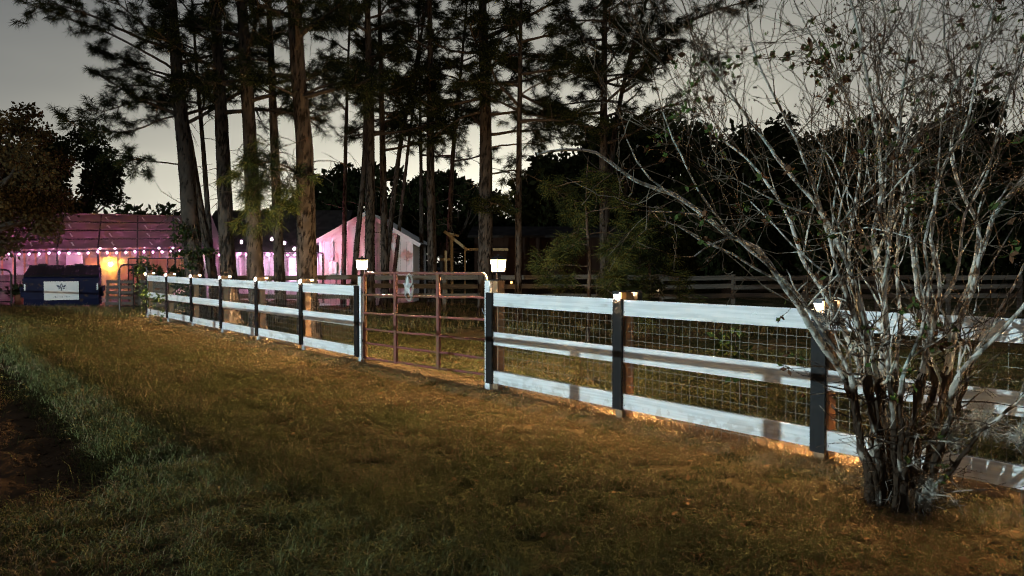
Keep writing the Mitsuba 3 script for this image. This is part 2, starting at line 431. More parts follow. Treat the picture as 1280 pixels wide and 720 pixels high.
def build_rough():
    r = np.random.default_rng(41)
    n = 150000
    x, y = r.uniform(-16, 16, n), r.uniform(7, 30, n)
    s, d = fence_sd(x, y)
    p = np.stack([x, y, 0 * x], 1)
    line = 18.6 + 1.2 * (meshkit.fbm(p * 0.35, 3, 44) - 0.5) * 2
    cl = meshkit.fbm(p * 2.0, 3, 46)
    m = (d < -1.2) & (y > line) & (np.abs(x) < 0.72 * y) & (r.random(n) < sstep(0.36, 0.6, cl) * np.where(y < line + 1.5, 1.0, 0.35))
    x, y, cl = x[m], y[m], cl[m]
    k = len(x)
    h = (0.10 + 0.26 * r.random(k)) * (0.5 + 0.8 * cl)
    col = grass_colours(x, y, r, np.full(k, 0.45))
    v, f, c = blades(x, y, h, 0.011 + 0 * h, r.uniform(0.3, 1.3, k), col, 47)
    q = obj('tall_grass', (v, f), 'blade', color=c)
    tag(q, 'ragged taller grass beyond the gate, round the feet of the pines', 'grass', kind='stuff')
    # weeds round the skip and at the end of the drive
    n = 9000
    x, y = r.normal(-15.5, 3.2, n), r.normal(28.2, 0.7, n)
    x[:3500], y[:3500] = r.normal(-12.9, 0.8, 3500), r.normal(26.4, 0.6, 3500)
    h = 0.10 + 0.30 * r.random(n) ** 1.5
    col = grass_colours(x, y, r, np.full(n, 0.35))
    v, f, c = blades(x, y, h, 0.014 + 0 * h, r.uniform(0.3, 1.2, n), col, 48)
    q = obj('weeds', (v, f), 'blade', color=c)
    tag(q, 'untrimmed weeds along the foot of the blue dumpster and the fence end', 'weeds', kind='stuff')


build_rough()

def litter():
    r = np.random.default_rng(52)
    n = 60000
    y = 4.4 + 18 * r.random(n) ** 1.3; x = r.uniform(-0.75, 0.75, n) * y
    s, d = fence_sd(x, y)
    p = np.stack([x, y, 0 * x], 1)
    cl = meshkit.fbm(p * 0.8 + 3, 3, 53)
    m = (r.random(n) < sstep(0.40, 0.62, cl) * np.where(d > 0, 0.35 + 0.65 * sstep(3.5, 0.5, d), 0.8)) & (d < 5.5)
    x, y = x[m], y[m]; n = len(x)
    a = r.uniform(0, 6.283, n); L = r.uniform(0.06, 0.16, n) / 2; w = 0.0014 + 0.00022 * y
    z = gz(x, y) + r.uniform(0.012, 0.045, n)
    c = np.stack([x, y, z], 1)
    t = np.stack([np.cos(a), np.sin(a), r.normal(0, 0.18, n)], 1) * L[:, None]
    q = np.stack([-np.sin(a), np.cos(a), 0 * a], 1) * w[:, None]
    v = np.stack([c - t - q, c - t + q, c + t + q * 0.6, c + t - q * 0.6], 1).reshape(-1, 3)
    k = (np.arange(n) * 4)[:, None]
    f = np.concatenate([k + [0, 1, 2], k + [0, 2, 3]])
    col = np.array([0.17, 0.095, 0.045]) * r.uniform(0.5, 1.5, (n, 1))
    key = obj('pine_straw', (v, f), 'blade', color=np.repeat(col, 4, 0))
    tag(key, 'brown fallen pine needles lying in the lawn, thickest along the fence', 'pine straw', kind='stuff')
    # dry leaves
    n = 1400
    y = 4.5 + 12 * r.random(n) ** 1.3; x = r.uniform(-0.72, 0.72, n) * y
    z = gz(x, y) + r.uniform(0.02, 0.05, n)
    c = np.stack([x, y, z], 1)
    t = r.normal(0, 1, (n, 3)) * [1, 1, 0.35]; t /= np.linalg.norm(t, axis=1, keepdims=True)
    q = np.cross(t, r.normal(0, 0.3, (n, 3)) + [0, 0, 1]); q /= np.linalg.norm(q, axis=1, keepdims=True)
    L = r.uniform(0.02, 0.045, (n, 1))
    v = np.stack([c - t * L, c + q * L * 0.5, c + t * L, c - q * L * 0.5], 1).reshape(-1, 3)
    k = (np.arange(n) * 4)[:, None]
    f = np.concatenate([k + [0, 1, 2], k + [0, 2, 3]])
    col = np.array([0.20, 0.11, 0.05]) * r.uniform(0.5, 1.7, (n, 1))
    key = obj('fallen_leaves', (v, f), 'blade', color=np.repeat(col, 4, 0))
    tag(key, 'small dry brown leaves scattered over the lawn', 'leaves', kind='stuff')
    # clods in the rutted track
    cl = MB(); ico = trimesh.creation.icosphere(subdivisions=1)
    for _ in range(520):
        s, d = r.uniform(-1.8, 9), r.normal(5.35, 0.38)
        q = fp(s, d, 0); q[2] = gz(q[0], q[1])
        rad = 0.012 + 0.045 * r.random() ** 2.5
        cl.add(ico.vertices * rad * r.uniform(0.6, 1.3, (len(ico.vertices), 1)) * [1, 1, 0.6] + q, ico.faces)
    key = obj('soil_clods', cl, 'ground_soil')
    tag(key, 'loose clods of brown soil in the rutted dirt track at the left', 'soil', kind='stuff')


litter()

# ------------------------------------------------------------------ yard lamp and the low fence behind the camera: the cool light and its shadow bands
def build_yard_lamp():
    c = fp(3.0, 24.0, 2.2)
    aim = fp(4.0, 0, 2.2) - c; aim /= np.linalg.norm(aim)
    sd = np.cross(aim, UZ)
    t = thing('yard_lamp', 'hooded flood lamp on a pole outside the frame, left of the camera', 'lamp')
    obj('pole', MB().tube([c - aim * 0.12 - UZ * 2.3, c - aim * 0.12 + UZ * 0.05], 0.05, 10), 'dark_metal', t)
    hood = MB()
    hood.obb(c + aim * 0.10 + UZ * 0.026, aim, -sd, UZ, 0.20, 0.10, 0.008)
    hood.obb(c - aim * 0.06, aim, -sd, UZ, 0.045, 0.08, 0.03)
    obj('hood', hood, 'black_paint', t)
    q = np.array([c + sd * a + UZ * b + aim * 0.002 for a, b in ((-.04, -.016), (.04, -.016), (.04, .016), (-.04, .016))])
    n = np.cross(q[1] - q[0], q[2] - q[0])
    f = [[0, 1, 2], [0, 2, 3]] if n @ aim > 0 else [[0, 2, 1], [0, 3, 2]]
    L = LAMP_I / 0.00256
    glow('lens', (q, np.array(f)), np.array([0.73, 1.0, 1.08]) * L, t, weight=16)


LAMP_I = 1360.0
build_yard_lamp()


def build_back_fence():
    t = thing('paddock_fence', 'low fence of boards and one thin top rail outside the frame behind the camera', 'fence')
    for k in range(-3, 14):
        s = 0.044 + 1.69 * (k - 4)
        zt = 1.315 - 0.007 * s
        obj('post', MB().fbox(s - 0.05, s + 0.05, 8.90, 8.98, -0.3, zt), 'weathered_wood', t)
    for s0 in np.arange(-14, 24, 3.38):
        s1 = s0 + 3.38
        zc = 1.315 - 0.007 * (s0 + s1) / 2
        obj('rail', MB().fbox(s0, s1, 8.98, 9.02, zc - 0.022, zc + 0.022, -0.007), 'weathered_wood', t)
        obj('board', MB().fbox(s0, s1, 8.98, 9.01, 0.65, 0.815), 'weathered_wood', t)
        obj('board', MB().fbox(s0, s1, 8.98, 9.01, 0.02, 0.445), 'weathered_wood', t)


build_back_fence()

# ------------------------------------------------------------------ white rail fence
RAILS = ((0.165, 0.335), (0.695, 0.875), (1.232, 1.412))
LEFT = [3.88, 6.3, 8.75, 11.2, 13.65, 16.1, 18.5]
RIGHT = [0.0, -2.44, -4.88, -7.32, -9.76]


def build_fence(stations, label, sign, gate_end):
    r = np.random.default_rng(60 + int(sign))
    t = thing('rail_fence', label, 'fence', 'white rail fence either side of the gate')
    st = sorted(stations)
    for a, b in zip(st, st[1:]):
        for z0, z1 in RAILS:
            dz = r.normal(0, 0.004); ti = r.normal(0, 0.0012)
            obj('rail', MB().fbox(a + 0.003, b - 0.003, -0.038, r.normal(0, 0.0015), z0 + dz, z1 + dz, ti), 'white_paint', t)
        m = MB()
        for s in np.arange(a + 0.05, b - 0.02, 0.1016):
            m.fbox(s - 0.0012, s + 0.0012, -0.0465, -0.0433, 0.03, 1.39)
        for z in np.arange(0.035, 1.40, 0.1016):
            m.fbox(a, b, -0.0500, -0.0468, z - 0.0012, z + 0.0016)
        obj('wire_mesh', m, 'wire_metal', t)
    nails = MB()
    for a in st:
        for z0, z1 in RAILS:
            for k in (-1, 1):
                for zz in (z0 + .04, z1 - .04):
                    c = fp(a + k * (0.085 + r.normal(0, .006)), 0.0015, zz + r.normal(0, .006))
                    nails.tube([c - UN * .004, c + UN * .001], 0.006, 6)
    obj('nail_heads', nails, 'dark_metal', t, kind='stuff')
    for s in st:
        end = s == gate_end
        off = 0.05 * sign if end else 0.0
        z0 = float(gz(*fp(s, -0.1, 0)[:2])) - 0.25
        m = MB(); m.fbox(s - 0.062 + off, s + 0.062 + off, -0.176, -0.053, z0, 1.575 if end else 1.49)
        obj('post', m, 'post_wood', t)
        if end:
            obj('post_board', MB().fbox(s - 0.055 - 0.06 * sign, s + 0.055 - 0.06 * sign, -0.0525, -0.002, z0, 1.578), 'white_paint', t)
        else:
            obj('kick_board', MB().fbox(s - 0.05, s + 0.05, -0.036, -0.004, z0, 0.160), 'post_wood' if s < 0 else 'white_paint', t)
        so = s + (0.02 * sign if end else 0)
        obj('batten', MB().fbox(so - 0.068, so + 0.068, 0.004, 0.034, 0.165 + r.normal(0, 0.008), 1.415), 'black_paint', t)
    return t


build_fence(LEFT, 'white three rail fence left of the red gate, six bays running back to the dumpster', 1, 3.88)
build_fence(RIGHT, 'white three rail fence right of the red gate, running past the bare shrub', -1, 0.0)


def post_light(s, label, kf=1.0):
    t = thing('post_light', label, 'light', 'small lights on the fence post tops')
    m = MB()
    m.fbox(s - 0.05, s + 0.05, -0.176, 0.052, 1.4915, 1.505)
    m.fbox(s - 0.050, s + 0.050, 0.050, 0.054, 1.470, 1.506)
    obj('cap', m, 'dark_metal', t)
    glow('lens', MB().fbox(s - 0.034, s + 0.034, 0.031, 0.048, 1.428, 1.484), np.array([1.0, 0.70, 0.36]) * 4600 * kf, t, weight=1.2)
    glow('amber_bezel', MB().fbox(s - 0.046, s + 0.046, 0.004, 0.0305, 1.418, 1.4905), np.array([1.5, 0.95, 0.36]), t, weight=0.1)  # glowing amber box added behind the lens to stand for its bloom
    b = MB(); b.fbox(s - 0.020, s + 0.020, -0.240, -0.180, 1.452, 1.490)
    glow('lens', b, np.array([1.0, 0.66, 0.32]) * 60 * kf, t, weight=0.3)
    sh = MB()
    for s0, s1, d0, d1 in ((-.052, -.046, -.33, -.245), (.046, .052, -.33, -.245), (-.046, .046, -.33, -.324), (-.046, .046, -.251, -.245)):
        sh.fbox(s + s0, s + s1, d0, d1, 1.385, 1.490)
    obj('downlight_hood', sh, 'dark_metal', t)
    q = np.array([fp(s + i * .040, -.288 + j * .030, 1.478) for i, j in ((-1, -1), (-1, 1), (1, 1), (1, -1))])
    glow('downlight', (q, np.array([[0, 1, 2], [0, 2, 3]])), np.array([1.0, 0.68, 0.34]) * 17000 * kf, t, weight=1.2)
    obj('back_shade', MB().fbox(s - 0.05, s + 0.05, -0.335, -0.177, 1.4905, 1.503), 'dark_metal', t)


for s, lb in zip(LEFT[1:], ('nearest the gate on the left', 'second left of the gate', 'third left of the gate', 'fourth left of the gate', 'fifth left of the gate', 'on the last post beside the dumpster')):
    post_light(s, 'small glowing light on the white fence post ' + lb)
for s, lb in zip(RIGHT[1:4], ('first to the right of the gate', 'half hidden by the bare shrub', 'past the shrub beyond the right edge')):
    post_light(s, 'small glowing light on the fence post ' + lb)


def lantern(s, d, z, label, k=1.0):
    t = thing('lantern', label, 'lantern', 'lanterns on the gate posts')
    m = MB(); m.fbox(s - 0.07, s + 0.07, d - 0.07, d + 0.07, z, z + 0.016)
    m.fbox(s - 0.025, s + 0.025, d - 0.025, d + 0.025, z + 0.016, z + 0.11)
    m.fbox(s - 0.066, s + 0.066, d - 0.066, d + 0.066, z + 0.11, z + 0.122)
    obj('base', m, 'dark_metal', t)
    z0, z1, h0, h1 = z + 0.123, z + 0.298, 0.056, 0.070

    def frustum(a0, a1, za, zb):
        q = np.array([fp(s + i * h, d + j * h, zz) for zz, h in ((za, a0), (zb, a1)) for i, j in ((-1, -1), (1, -1), (1, 1), (-1, 1))])
        f = [[0, 2, 1], [0, 3, 2], [4, 5, 6], [4, 6, 7]]
        for a in range(4):
            b = (a + 1) % 4
            f += [[a, b, b + 4], [a, b + 4, a + 4]]
        return q, np.array(f)
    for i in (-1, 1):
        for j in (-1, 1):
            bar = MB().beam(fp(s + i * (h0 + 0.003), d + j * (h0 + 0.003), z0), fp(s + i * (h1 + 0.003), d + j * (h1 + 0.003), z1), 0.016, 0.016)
            glow('amber_corner', bar, np.array([1.5, 0.98, 0.40]), t, weight=0.1)  # corner bars glow amber, painting in the bloom round the glass
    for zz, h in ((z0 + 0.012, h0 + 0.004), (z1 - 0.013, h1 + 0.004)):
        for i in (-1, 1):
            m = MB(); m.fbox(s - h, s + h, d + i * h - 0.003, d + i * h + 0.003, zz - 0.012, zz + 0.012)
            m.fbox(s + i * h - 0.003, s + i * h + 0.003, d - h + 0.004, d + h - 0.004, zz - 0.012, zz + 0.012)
            glow('amber_band', m, np.array([1.4, 0.86, 0.32]), t, weight=0.1)  # glowing strips added top and bottom for the same painted bloom
    glow('glass', frustum(h0, h1, z0 + 0.001, z1 - 0.001), np.array([1.0, 0.67, 0.32]) * 2500 * k, t, weight=7)
    q, f = frustum(h1 + 0.018, 0.03, z1, z1 + 0.04)
    obj('roof', (q, f), 'dark_metal', t)
    obj('finial', MB().fbox(s - 0.01, s + 0.01, d - 0.01, d + 0.01, z1 + 0.0405, z1 + 0.065), 'dark_metal', t)


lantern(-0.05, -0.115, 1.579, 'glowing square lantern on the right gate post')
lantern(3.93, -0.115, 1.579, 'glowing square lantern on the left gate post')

# ------------------------------------------------------------------ gate
def build_gate():
    t = thing('farm_gate', 'rusty red tubular farm gate between the two lantern posts, with a star hung on it', 'gate')
    s0, s1, d = 0.10, 3.70, -0.03
    zr = [0.26, 0.49, 0.75, 1.03, 1.335]; zl = [0.15, 0.42, 0.66, 0.94, 1.26]
    tr, tl, R = 1.675, 1.645, 0.022
    # round frame: one bent tube
    pts = []
    rad = 0.13
    corners = [(s0, zr[0]), (s0, tr), (s1, tl), (s1, zl[0])]
    pts.append((s0, zr[0]))
    for (cs, cz), (a, b) in ((corners[1], ((0, -1), (1, 0))), (corners[2], ((-1, 0), (0, -1)))):
        for k in np.linspace(0, 1, 7):
            p = np.array([cs, cz]) + np.array(a) * rad * (1 - k) ** 2 + np.array(b) * rad * k ** 2
            pts.append(tuple(p))
    pts.append((s1, zl[0]))
    v, f = tube([fp(s, d, z) for s, z in pts], R, 10)
    obj('frame', (v, f), 'red_paint', t, smooth=50)
    for a, b in zip(zr, zl):
        ss = np.linspace(s0, s1, 12)
        zz = np.linspace(a, b, 12) + RNG.normal(0, 0.005, 12)
        obj('bar', MB().tube([fp(s, d, z) for s, z in zip(ss, zz)], 0.019, 8), 'red_paint', t, smooth=60)
    for s in (1.32, 2.60):
        k = (s - s0) / (s1 - s0)
        zb, zt = zr[0] + (zl[0] - zr[0]) * k - 0.02, tr + (tl - tr) * k
        m = MB(); m.fbox(s - 0.036, s + 0.036, d + 0.021, d + 0.027, zb, zt)
        m.fbox(s - 0.036, s - 0.031, d - 0.012, d + 0.021, zb, zt); m.fbox(s + 0.031, s + 0.036, d - 0.012, d + 0.021, zb, zt)
        obj('brace', m, 'red_paint', t)
    for z in (0.45, 1.30):
        m = MB(); m.fbox(s1 - 0.03, s1 + 0.11, d - 0.012, d + 0.012, z - 0.02, z + 0.02)
        m.tube([fp(s1 + 0.08, d, z - 0.06), fp(s1 + 0.08, d, z + 0.06)], 0.014, 8)
        obj('hinge', m, 'dark_metal', t)
    ch = [fp(-0.03 + 0.2 * k, 0.0 + 0.01 * math.sin(9 * k), 1.19 - 0.10 * math.sin(k * math.pi)) for k in np.linspace(0, 1, 12)]
    obj('chain', MB().tube(ch, 0.007, 5), 'grey_metal', t)


build_gate()


def build_star():
    t = thing('star_ornament', 'grey metal star with a rope ring hung on the red gate', 'ornament')
    s, d, z = 2.13, 0.03, 1.44
    v, f = [], []
    R, r = 0.175, 0.072
    for i in range(10):
        a = math.pi / 2 + i * math.pi / 5
        q = R if i % 2 == 0 else r
        v.append(fp(s + q * math.cos(a) * 0.9, d, z + q * math.sin(a) * 1.08))
    v += [fp(s, d + 0.045, z), fp(s, d - 0.012, z)]
    for i in range(10):
        j = (i + 1) % 10
        f += [[i, j, 10], [j, i, 11]]
    obj('star', (np.array(v), np.array(f)), 'star_metal', t)
    for k in range(2):
        ring = [fp(s + (0.115 + 0.008 * k) * math.cos(a), d - 0.02 - 0.012 * k, z - 0.01 + (0.205 + 0.012 * k) * math.sin(a)) for a in np.linspace(0, 2 * math.pi, 33)]
        obj('rope_ring', MB().tube(ring, 0.0085, 6, cap=False), 'rope', t)
    obj('hanger', MB().tube([fp(s, d - 0.02, z + 0.18), fp(s - 0.01, d - 0.05, z + 0.235), fp(s, d - 0.09, z + 0.20)], 0.008, 5), 'rope', t)
    m = MB()
    for k in range(5):
        a = -0.5 + 0.25 * k
        m.tube([fp(s, d - 0.02, z + 0.17), fp(s + 0.05 * math.sin(a * 2), d, z + 0.13), fp(s + 0.10 * math.sin(a * 2), d, z + 0.07)], 0.006, 4)
    obj('rope_tail', m, 'rope', t)


build_star()
# ------------------------------------------------------------------ the bare shrub
STEMS = [
    (0.052, [(2.69, 5.75, 0.13), (2.6, 5.72, 0.45), (2.54, 5.7, 0.78), (2.45, 5.65, 0.96), (2.23, 5.5, 1.19), (2.02, 5.35, 1.45), (1.81, 5.2, 1.68), (1.63, 5.1, 1.88), (1.42, 5.0, 1.98), (1.22, 4.9, 2.11), (1.03, 4.8, 2.22), (0.8, 4.7, 2.29), (0.62, 4.6, 2.4), (0.5, 4.5, 2.45), (0.21, 4.4, 2.41)]),
    (0.045, [(2.77, 5.8, 0.09), (2.72, 5.8, 0.55), (2.65, 5.8, 0.94), (2.58, 5.85, 1.16), (2.49, 5.9, 1.41), (2.38, 5.95, 1.61), (2.28, 6.0, 1.79), (2.18, 6.1, 2.16), (2.08, 6.2, 2.39), (1.88, 6.3, 2.66), (1.63, 6.35, 2.86), (1.45, 6.4, 3.06)]),
    (0.045, [(2.76, 5.7, 0.09), (2.67, 5.6, 0.59), (2.55, 5.5, 1.02), (2.51, 5.45, 1.35), (2.42, 5.4, 1.68), (2.28, 5.3, 1.96), (2.14, 5.25, 2.18), (1.94, 5.2, 2.4), (1.76, 5.1, 2.55), (1.49, 5.0, 2.85), (1.2, 4.9, 3.17)]),
    (0.05, [(2.86, 5.75, 0.07), (2.83, 5.75, 0.56), (2.78, 5.75, 1.01), (2.81, 5.8, 1.42), (2.79, 5.8, 1.67), (2.74, 5.85, 2.02), (2.81, 5.9, 2.38), (2.78, 5.9, 2.73), (2.74, 5.95, 3.1), (2.67, 6.0, 3.48), (2.57, 6.0, 3.9), (2.38, 6.0, 4.38)]),
    (0.04, [(2.82, 5.6, 0.11), (2.76, 5.55, 0.61), (2.68, 5.5, 1.13), (2.63, 5.45, 1.68), (2.63, 5.4, 2.0), (2.64, 5.35, 2.44), (2.64, 5.3, 2.66), (2.64, 5.2, 3.1), (2.67, 5.1, 3.54), (2.73, 5.1, 3.95)]),
    (0.04, [(3.05, 5.85, -0.0), (3.16, 5.9, 0.47), (3.3, 6.0, 0.95), (3.27, 6.1, 1.29), (3.23, 6.15, 1.71), (3.2, 6.2, 2.09), (3.23, 6.2, 2.46), (3.15, 6.25, 2.84), (2.97, 6.3, 3.3), (3.03, 6.3, 3.75), (2.93, 6.3, 4.2)]),
    (0.045, [(3.02, 5.7, 0.03), (3.12, 5.7, 0.45), (3.23, 5.7, 1.01), (3.33, 5.75, 1.32), (3.47, 5.8, 1.67), (3.55, 5.85, 1.9), (3.7, 5.9, 2.23), (3.85, 5.9, 2.43), (4.07, 6.0, 2.8), (4.12, 6.0, 3.35), (4.23, 6.0, 3.84)]),
    (0.04, [(2.99, 5.6, 0.05), (3.07, 5.45, 0.51), (3.14, 5.3, 1.07), (3.2, 5.25, 1.18), (3.34, 5.15, 1.38), (3.42, 5.0, 1.59), (3.54, 4.9, 1.97), (3.73, 4.9, 2.37)]),
    (0.042, [(3.11, 5.9, -0.03), (3.3, 5.95, 0.52), (3.44, 6.0, 1.01), (3.52, 6.05, 1.4), (3.68, 6.1, 1.71), (3.73, 6.1, 2.11), (3.61, 6.1, 2.37), (3.51, 6.1, 2.7), (3.57, 6.1, 3.13), (3.46, 6.15, 3.64), (3.54, 6.2, 4.16)]),
    (0.035, [(2.89, 5.6, 0.09), (2.85, 5.45, 0.51), (2.89, 5.35, 0.99), (2.97, 5.3, 1.32), (2.97, 5.2, 1.66), (2.87, 5.15, 2.03), (2.89, 5.1, 2.4), (3.0, 5.0, 2.74), (3.07, 5.0, 3.15), (3.18, 5.0, 3.51)]),
    (0.032, [(2.99, 5.55, 0.06), (3.12, 5.35, 0.48), (3.25, 5.2, 0.76), (3.35, 5.0, 0.99), (3.56, 4.9, 1.26)]),
    (0.036, [(2.77, 5.7, 0.12), (2.71, 5.65, 0.55), (2.63, 5.6, 1.0), (2.45, 5.5, 1.33), (2.27, 5.4, 1.71), (2.15, 5.35, 2.04), (2.02, 5.3, 2.34), (1.84, 5.2, 2.67), (1.57, 5.1, 3.07), (1.46, 5.1, 3.44)]),
    (0.034, [(2.98, 5.85, 0.02), (2.99, 5.9, 0.53), (2.98, 5.95, 0.98), (3.03, 6.0, 1.38), (3.03, 6.05, 1.82), (3.12, 6.1, 2.26), (3.08, 6.1, 2.63), (3.22, 6.15, 3.14), (3.17, 6.2, 3.66)]),
    (0.034, [(3.0, 5.75, 0.03), (3.03, 5.7, 0.51), (3.09, 5.65, 1.01), (3.11, 5.6, 1.35), (3.29, 5.6, 1.76), (3.33, 5.6, 2.11), (3.49, 5.6, 2.45), (3.58, 5.6, 2.85), (3.73, 5.6, 3.37)]),
    (0.03, [(2.71, 5.65, 0.16), (2.51, 5.5, 0.62), (2.41, 5.4, 0.99), (2.2, 5.3, 1.3), (1.92, 5.15, 1.6), (1.65, 5.0, 1.82), (1.39, 4.9, 2.02), (1.19, 4.8, 2.24), (1.02, 4.7, 2.5), (0.9, 4.6, 2.72)]),
    (0.03, [(3.09, 5.8, -0.01), (3.24, 5.8, 0.45), (3.4, 5.85, 0.97), (3.6, 5.9, 1.33), (3.83, 5.95, 1.69), (4.04, 6.0, 2.07), (4.2, 6.0, 2.56)]),
    (0.03, [(2.77, 5.55, 0.13), (2.72, 5.4, 0.64), (2.69, 5.3, 1.05), (2.78, 5.25, 1.33), (2.81, 5.2, 1.66), (2.73, 5.1, 1.98), (2.8, 5.1, 2.29), (2.77, 5.0, 2.64), (2.9, 5.0, 3.05)]),
    (0.035, [(2.92, 5.95, 0.02), (2.92, 6.05, 0.5), (2.88, 6.1, 0.93), (2.79, 6.2, 1.37), (2.73, 6.25, 1.82), (2.77, 6.3, 2.27), (2.8, 6.3, 2.66), (2.74, 6.35, 3.12), (2.49, 6.4, 3.59), (2.29, 6.4, 3.97)]),
]


def curve_to(p, d, L, r, rng, bend, up, n=5):
    pts = [p]; d = d / np.linalg.norm(d)
    for _ in range(n - 1):
        d = d + rng.normal(0, bend, 3) + np.array([0, 0, up]); d /= np.linalg.norm(d)
        pts.append(pts[-1] + d * L / (n - 1))
    return np.array(pts), d


def build_shrub():
    r = np.random.default_rng(101)
    t = thing('bare_shrub', 'many stemmed bare shrub with pale blotched bark in front of the white fence', 'shrub')
    tw_p, tw_r, br_p, br_r, tips = [], [], [], [], []

    def spawn(p, d, L, rad, depth):
        n = 5
        pts, de = curve_to(p, d, L, rad, r, 0.17, 0.03, n)
        if pts[-1][0] < 0.6 and (pts[-1][2] < 2.1 or pts[-1][0] < 0.3): return
        (br_p if rad > 0.0062 else tw_p).append(pts); (br_r if rad > 0.0062 else tw_r).append(np.linspace(rad, rad * 0.55, n))
        if depth <= 0 or L < 0.10:
            tips.append((pts[-1], de)); return
        k = r.integers(1, 4) if depth > 1 else r.integers(1, 3)
        for _ in range(k):
            i = r.integers(1, n)
            td = pts[i] - pts[i - 1]; td /= np.linalg.norm(td)
            nd = td + r.normal(0, 0.55, 3) + np.array([0, 0, 0.10])
            spawn(pts[i], nd, L * r.uniform(0.45, 0.8), max(rad * 0.6, 0.0024), depth - 1)
        spawn(pts[-1], de + r.normal(0, 0.2, 3), L * 0.6, max(rad * 0.5, 0.0024), depth - 1)

    for si, (rad, pl) in enumerate(STEMS):
        pts, tt, L = resample(pl, 0.06)
        pts = pts + np.cumsum(r.normal(0, 0.0035, pts.shape) * np.where(pts[:, 2:] < 1.0, 2.4, 1.0), 0) * np.array([1, 1, 0.3])
        pts[0, 2] -= 0.15
        z = pts[:, 2]
        rr = 0.74 * rad * (1 - 0.82 * tt ** 0.8)
        knob = 1 + 0.55 * np.exp(-((z - 0.92 - 0.02 * (si % 4)) / 0.05) ** 2) * (tt < 0.45) + 0.4 * np.exp(-((z - 0.02) / 0.12) ** 2)
        rr = np.maximum(rr * knob * np.clip(1 + r.normal(0, 0.05, len(tt)), 0.85, 1.2), 0.004)
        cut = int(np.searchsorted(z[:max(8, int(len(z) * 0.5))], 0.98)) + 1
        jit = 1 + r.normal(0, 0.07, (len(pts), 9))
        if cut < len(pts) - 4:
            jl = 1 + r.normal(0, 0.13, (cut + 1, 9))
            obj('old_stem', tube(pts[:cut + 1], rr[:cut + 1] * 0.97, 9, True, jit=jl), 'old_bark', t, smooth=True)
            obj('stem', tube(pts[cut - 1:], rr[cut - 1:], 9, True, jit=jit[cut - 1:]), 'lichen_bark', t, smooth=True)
        else:
            obj('stem', tube(pts, rr, 9, True, jit=jit), 'lichen_bark', t, smooth=True)
        nb = int(3 + L * 2.7)
        for _ in range(nb):
            k = 0.20 + 0.80 * r.random() ** 0.85
            i = min(int(k * (len(pts) - 2)), len(pts) - 3) + 1
            if z[i] < 0.85 or (pts[i][0] < 0.75 and r.random() < 0.75): continue
            td = pts[i + 1] - pts[i - 1]; td /= np.linalg.norm(td)
            low = z[i] < 1.5
            nd = td * 0.9 + r.normal(0, 0.55, 3) * np.array([1, 1, 0.8]) + np.array([0, 0, 0.25])
            spawn(pts[i], nd, r.uniform(0.22, 0.55) if low else r.uniform(0.35, 0.95), min(rr[i] * 0.5, 0.012), 1 if low and r.random() < 0.5 else (2 if low else 3))
        if si: spawn(pts[-1], pts[-1] - pts[-3], 0.5, rr[-1], 2)
    # short dead twigs on the lower stems
    dead0 = len(tw_p)
    for _ in range(140):
        rad, pl = STEMS[r.integers(len(STEMS))]
        pts, tt, L = resample(pl, 0.06)
        i = r.integers(2, max(3, int(len(pts) * 0.35)))
        d = r.normal(0, 1, 3); d[2] = abs(d[2]) * 0.3
        spawn(pts[i], d, r.uniform(0.10, 0.42), 0.006, 1)
    v, f = tubes_batch(np.array(tw_p[dead0:]), np.maximum(np.array(tw_r[dead0:]), 0.0024), 4)
    obj('dead_twig', (v, f), 'old_bark', t, kind='stuff')
    P, R = np.array(tw_p[:dead0]), np.array(tw_r[:dead0])
    v, f = tubes_batch(np.array(br_p), np.array(br_r), 5)
    obj('branch', (v, f), 'lichen_bark', t, kind='stuff')
    v, f = tubes_batch(P, np.maximum(R, 0.0022), 3)
    obj('twig', (v, f), 'twig_bark', t, kind='stuff')
    # leaves left on some twigs, small seed heads on others
    lv, lf, n = [], [], 0
    cols = []
    hubs = [np.array(h) for h in ((1.05, 5.0, 3.0), (1.42, 5.3, 3.35), (1.75, 5.6, 3.55), (1.5, 5.8, 3.05), (1.15, 5.2, 2.75), (2.6, 5.2, 1.22), (2.66, 5.15, 1.16))]
    for p, d in tips:
        near = min(np.linalg.norm(p - h) for h in hubs)
        patch = float(meshkit.fbm(p[None] * 2.3, 2, 71)[0])
        prob = 0.8 if near < 0.28 else (0.55 if patch > 0.60 else 0.025)
        if r.random() > prob or p[0] < 0.85: continue
        for _ in range(r.integers(3, 7)):
            a = d + r.normal(0, 0.8, 3); a /= np.linalg.norm(a)
            b = np.cross(a, r.normal(0, 1, 3)); b /= np.linalg.norm(b)
            c = np.cross(a, b)
            ln, w = r.uniform(0.03, 0.07), r.uniform(0.011, 0.021)
            lv.append(np.array([p, p + a * ln * 0.5 + b * w + c * 0.004, p + a * ln, p + a * ln * 0.5 - b * w + c * 0.004]))
            lf += [[n, n + 1, n + 2], [n, n + 2, n + 3]]; n += 4
            q = r.random()
            cols.append(np.array([0.075, 0.12, 0.03]) if near < 0.28 and q < 0.8 else (np.array([0.06, 0.085, 0.025]) if q < 0.55 else np.array([0.11, 0.055, 0.03])))
    obj('leaf', (np.vstack(lv), np.array(lf)), 'blade', t, kind='stuff', color=np.repeat(np.array(cols), 4, axis=0))
    sv = MB(); ico = trimesh.creation.icosphere(subdivisions=0, radius=1.0)
    for p, d in tips:
        if r.random() < 0.16 and p[2] > 1.8:
            for _ in range(r.integers(1, 4)):
                sv.add(ico.vertices * 0.008 + p + r.normal(0, 0.022, 3), ico.faces)
    obj('seed_pod', sv, 'limb_bark', t, kind='stuff')
    # dead, stringy growth round the foot
    k = 240
    a = r.uniform(0, 2 * np.pi, k)
